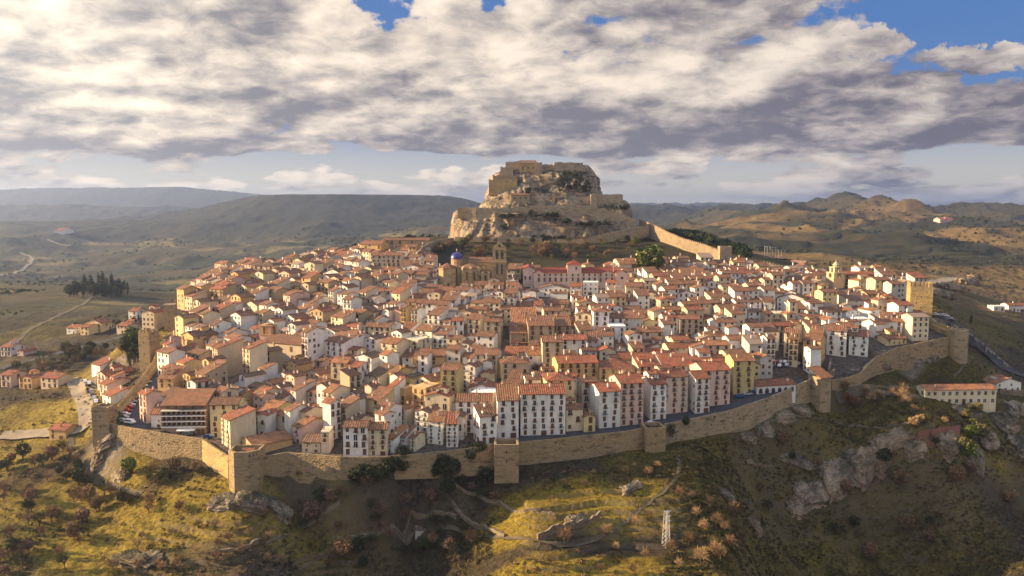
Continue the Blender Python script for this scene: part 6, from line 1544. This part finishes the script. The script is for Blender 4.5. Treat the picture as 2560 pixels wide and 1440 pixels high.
# ------------------------------------------------------------------ wind turbines and poles
b_ = MB(); b_.bar((0,0,0), (0,0,46), 1.1, 6, 0, .7); tw_ = b_.mesh('tower', [M['white']])
def blade():
    b_ = MB(); b_.poly([(-.9,-.2,0),(.9,-.2,0),(1.0,-.2,5),(.1,-.2,22),(-.3,-.2,22)]); b_.poly([(-.3,.2,22),(.1,.2,22),(1.0,.2,5),(.9,.2,0),(-.9,.2,0)]); b_.poly([(-.9,-.2,0),(-.3,-.2,22),(-.3,.2,22),(-.9,.2,0)]); b_.poly([(.9,.2,0),(1,.2,5),(1,-.2,5),(.9,-.2,0)]); b_.poly([(1,.2,5),(.1,.2,22),(.1,-.2,22),(1,-.2,5)])
    return b_.mesh('blade', [M['white']])
BL = blade(); b_ = MB(); b_.box(-1.2, 1.2, -1.5, 3, -1.2, 1.2); NC = b_.mesh('nacelle', [M['white']])
for i, px in enumerate([1608,1642,1680,1716,1757] + [1800 + v/3.368 for v in (40,80,130,210,265,320,370,413,455,625,663,712,762,820,860)]):
    D = 8300; x = X(px, D); root = bpy.data.objects.new('wind_turbine', None); COL.objects.link(root); root.location = (x, D, g1(x, D) - 1)
    link('tower', tw_, root); nc = link('nacelle', NC, root, (0, 0, 46.5))
    for k in range(3): o = link('blade', BL, root, (0, -2, 46.5)); o.rotation_euler = (0, R(120*k + i*37), 0)
    reg(root, 'tiny white wind turbine on the far ridge', 'wind turbine', (x, D, g1(x, D)), 'wind turbines on the horizon')
for i, v in enumerate((375,395,420,440,465,490,515)):
    px = 1800 + v/3.368; x, D, g = hit(px, 645, 560); b_ = MB(); b_.bar((0,0,0), (0,0,8), .07, 5); b_.box(-.5,.5,-.15,.15,7.8,8.2)
    o = link('floodlight_pole', b_.mesh('floodlight_pole', [M['white']]), loc=(x, D, g)); reg(o, 'thin pale floodlight pole at the sports court', 'pole', (x, D, g), 'floodlight poles')
# ------------------------------------------------------------------ labels that single each thing out
from collections import defaultdict
LM = [((457,1050),'the balconied hotel'),((605,1170),'the polygonal bastion'),((1262,1140),'the square wall tower'),((1636,1100),'the ravine tower'),((2054,975),'the roofed wall tower'),((2305,760),'the crenellated tall tower'),
 ((2092,685),'the pale bell tower'),((668,845),'the pinkish bell tower'),((565,905),'the tall beige flats'),((1180,680),'the blue domed church'),((1248,655),'the bell gable'),((1440,690),'the pink school'),((968,655),'the cream barracks'),
 ((366,870),'the near left wall tower'),((421,795),'the far left wall tower'),((1620,980),'the pink flats'),((1370,1030),'the white flats'),((1940,975),'the white arcade building'),((255,1058),'the left gate tower'),
 ((1400,570),'the castle cliff'),((2400,995),'the long beige building'),((1665,1320),'the lattice pylon'),((2406,858),'the corner bastion'),((1623,632),'the round green pine'),((1015,605),'the convent hall')]
def rel(p):
    best = min(LM, key=lambda l: math.hypot(p[0]-l[0][0], (p[1]-l[0][1])*1.6)); dx, dy = p[0]-best[0][0], p[1]-best[0][1]
    if abs(dx) > abs(dy)*2.2: s = 'right of' if dx > 0 else 'left of'
    elif abs(dx) * 2.2 < abs(dy): s = 'above' if dy < 0 else 'below'
    else: s = ('upper' if dy < 0 else 'lower') + (' right of' if dx > 0 else ' left of')
    return s, best[1], math.hypot(dx, dy)
ORD = ['nearest','second','third','fourth','fifth','sixth','seventh','eighth','ninth','tenth','eleventh','twelfth','thirteenth','fourteenth','fifteenth','sixteenth','seventeenth','eighteenth','nineteenth','twentieth','farthest']
NW = {1:'one',2:'two',3:'three',4:'four',5:'five',6:'six',7:'seven',8:'eight'}
buck = defaultdict(list)
for o, ph, p, ex in THINGS:
    if isinstance(ph, tuple):
        base = f"{ph[0]} {NW[ph[1]]} storey {ph[3].replace('gable fronted','gabled').replace('single pitch','shed roofed').replace('ridged','')} house, {ph[2].replace(' tiled','').replace('dull ','')} roof" if ph[3] != 'flat' else f"{ph[0]} {NW[ph[1]]} storey house with flat roof"
    else: base = ph
    base = ' '.join(base.split()).replace(' ,', ',')
    s, l, dd = rel(p); buck[(base, s, l)].append((dd, o))
for (base, s, l), L in buck.items():
    L.sort(key=lambda e: e[0])
    for i, (dd, o) in enumerate(L):
        o['label'] = f'{base}, {s} {l}' if len(L) == 1 else f'{base}, {ORD[min(i, 20)]} {s} {l}'
seen = defaultdict(int)
print('objects', len(bpy.data.objects), 'things', sum(1 for o in bpy.data.objects if o.parent is None))
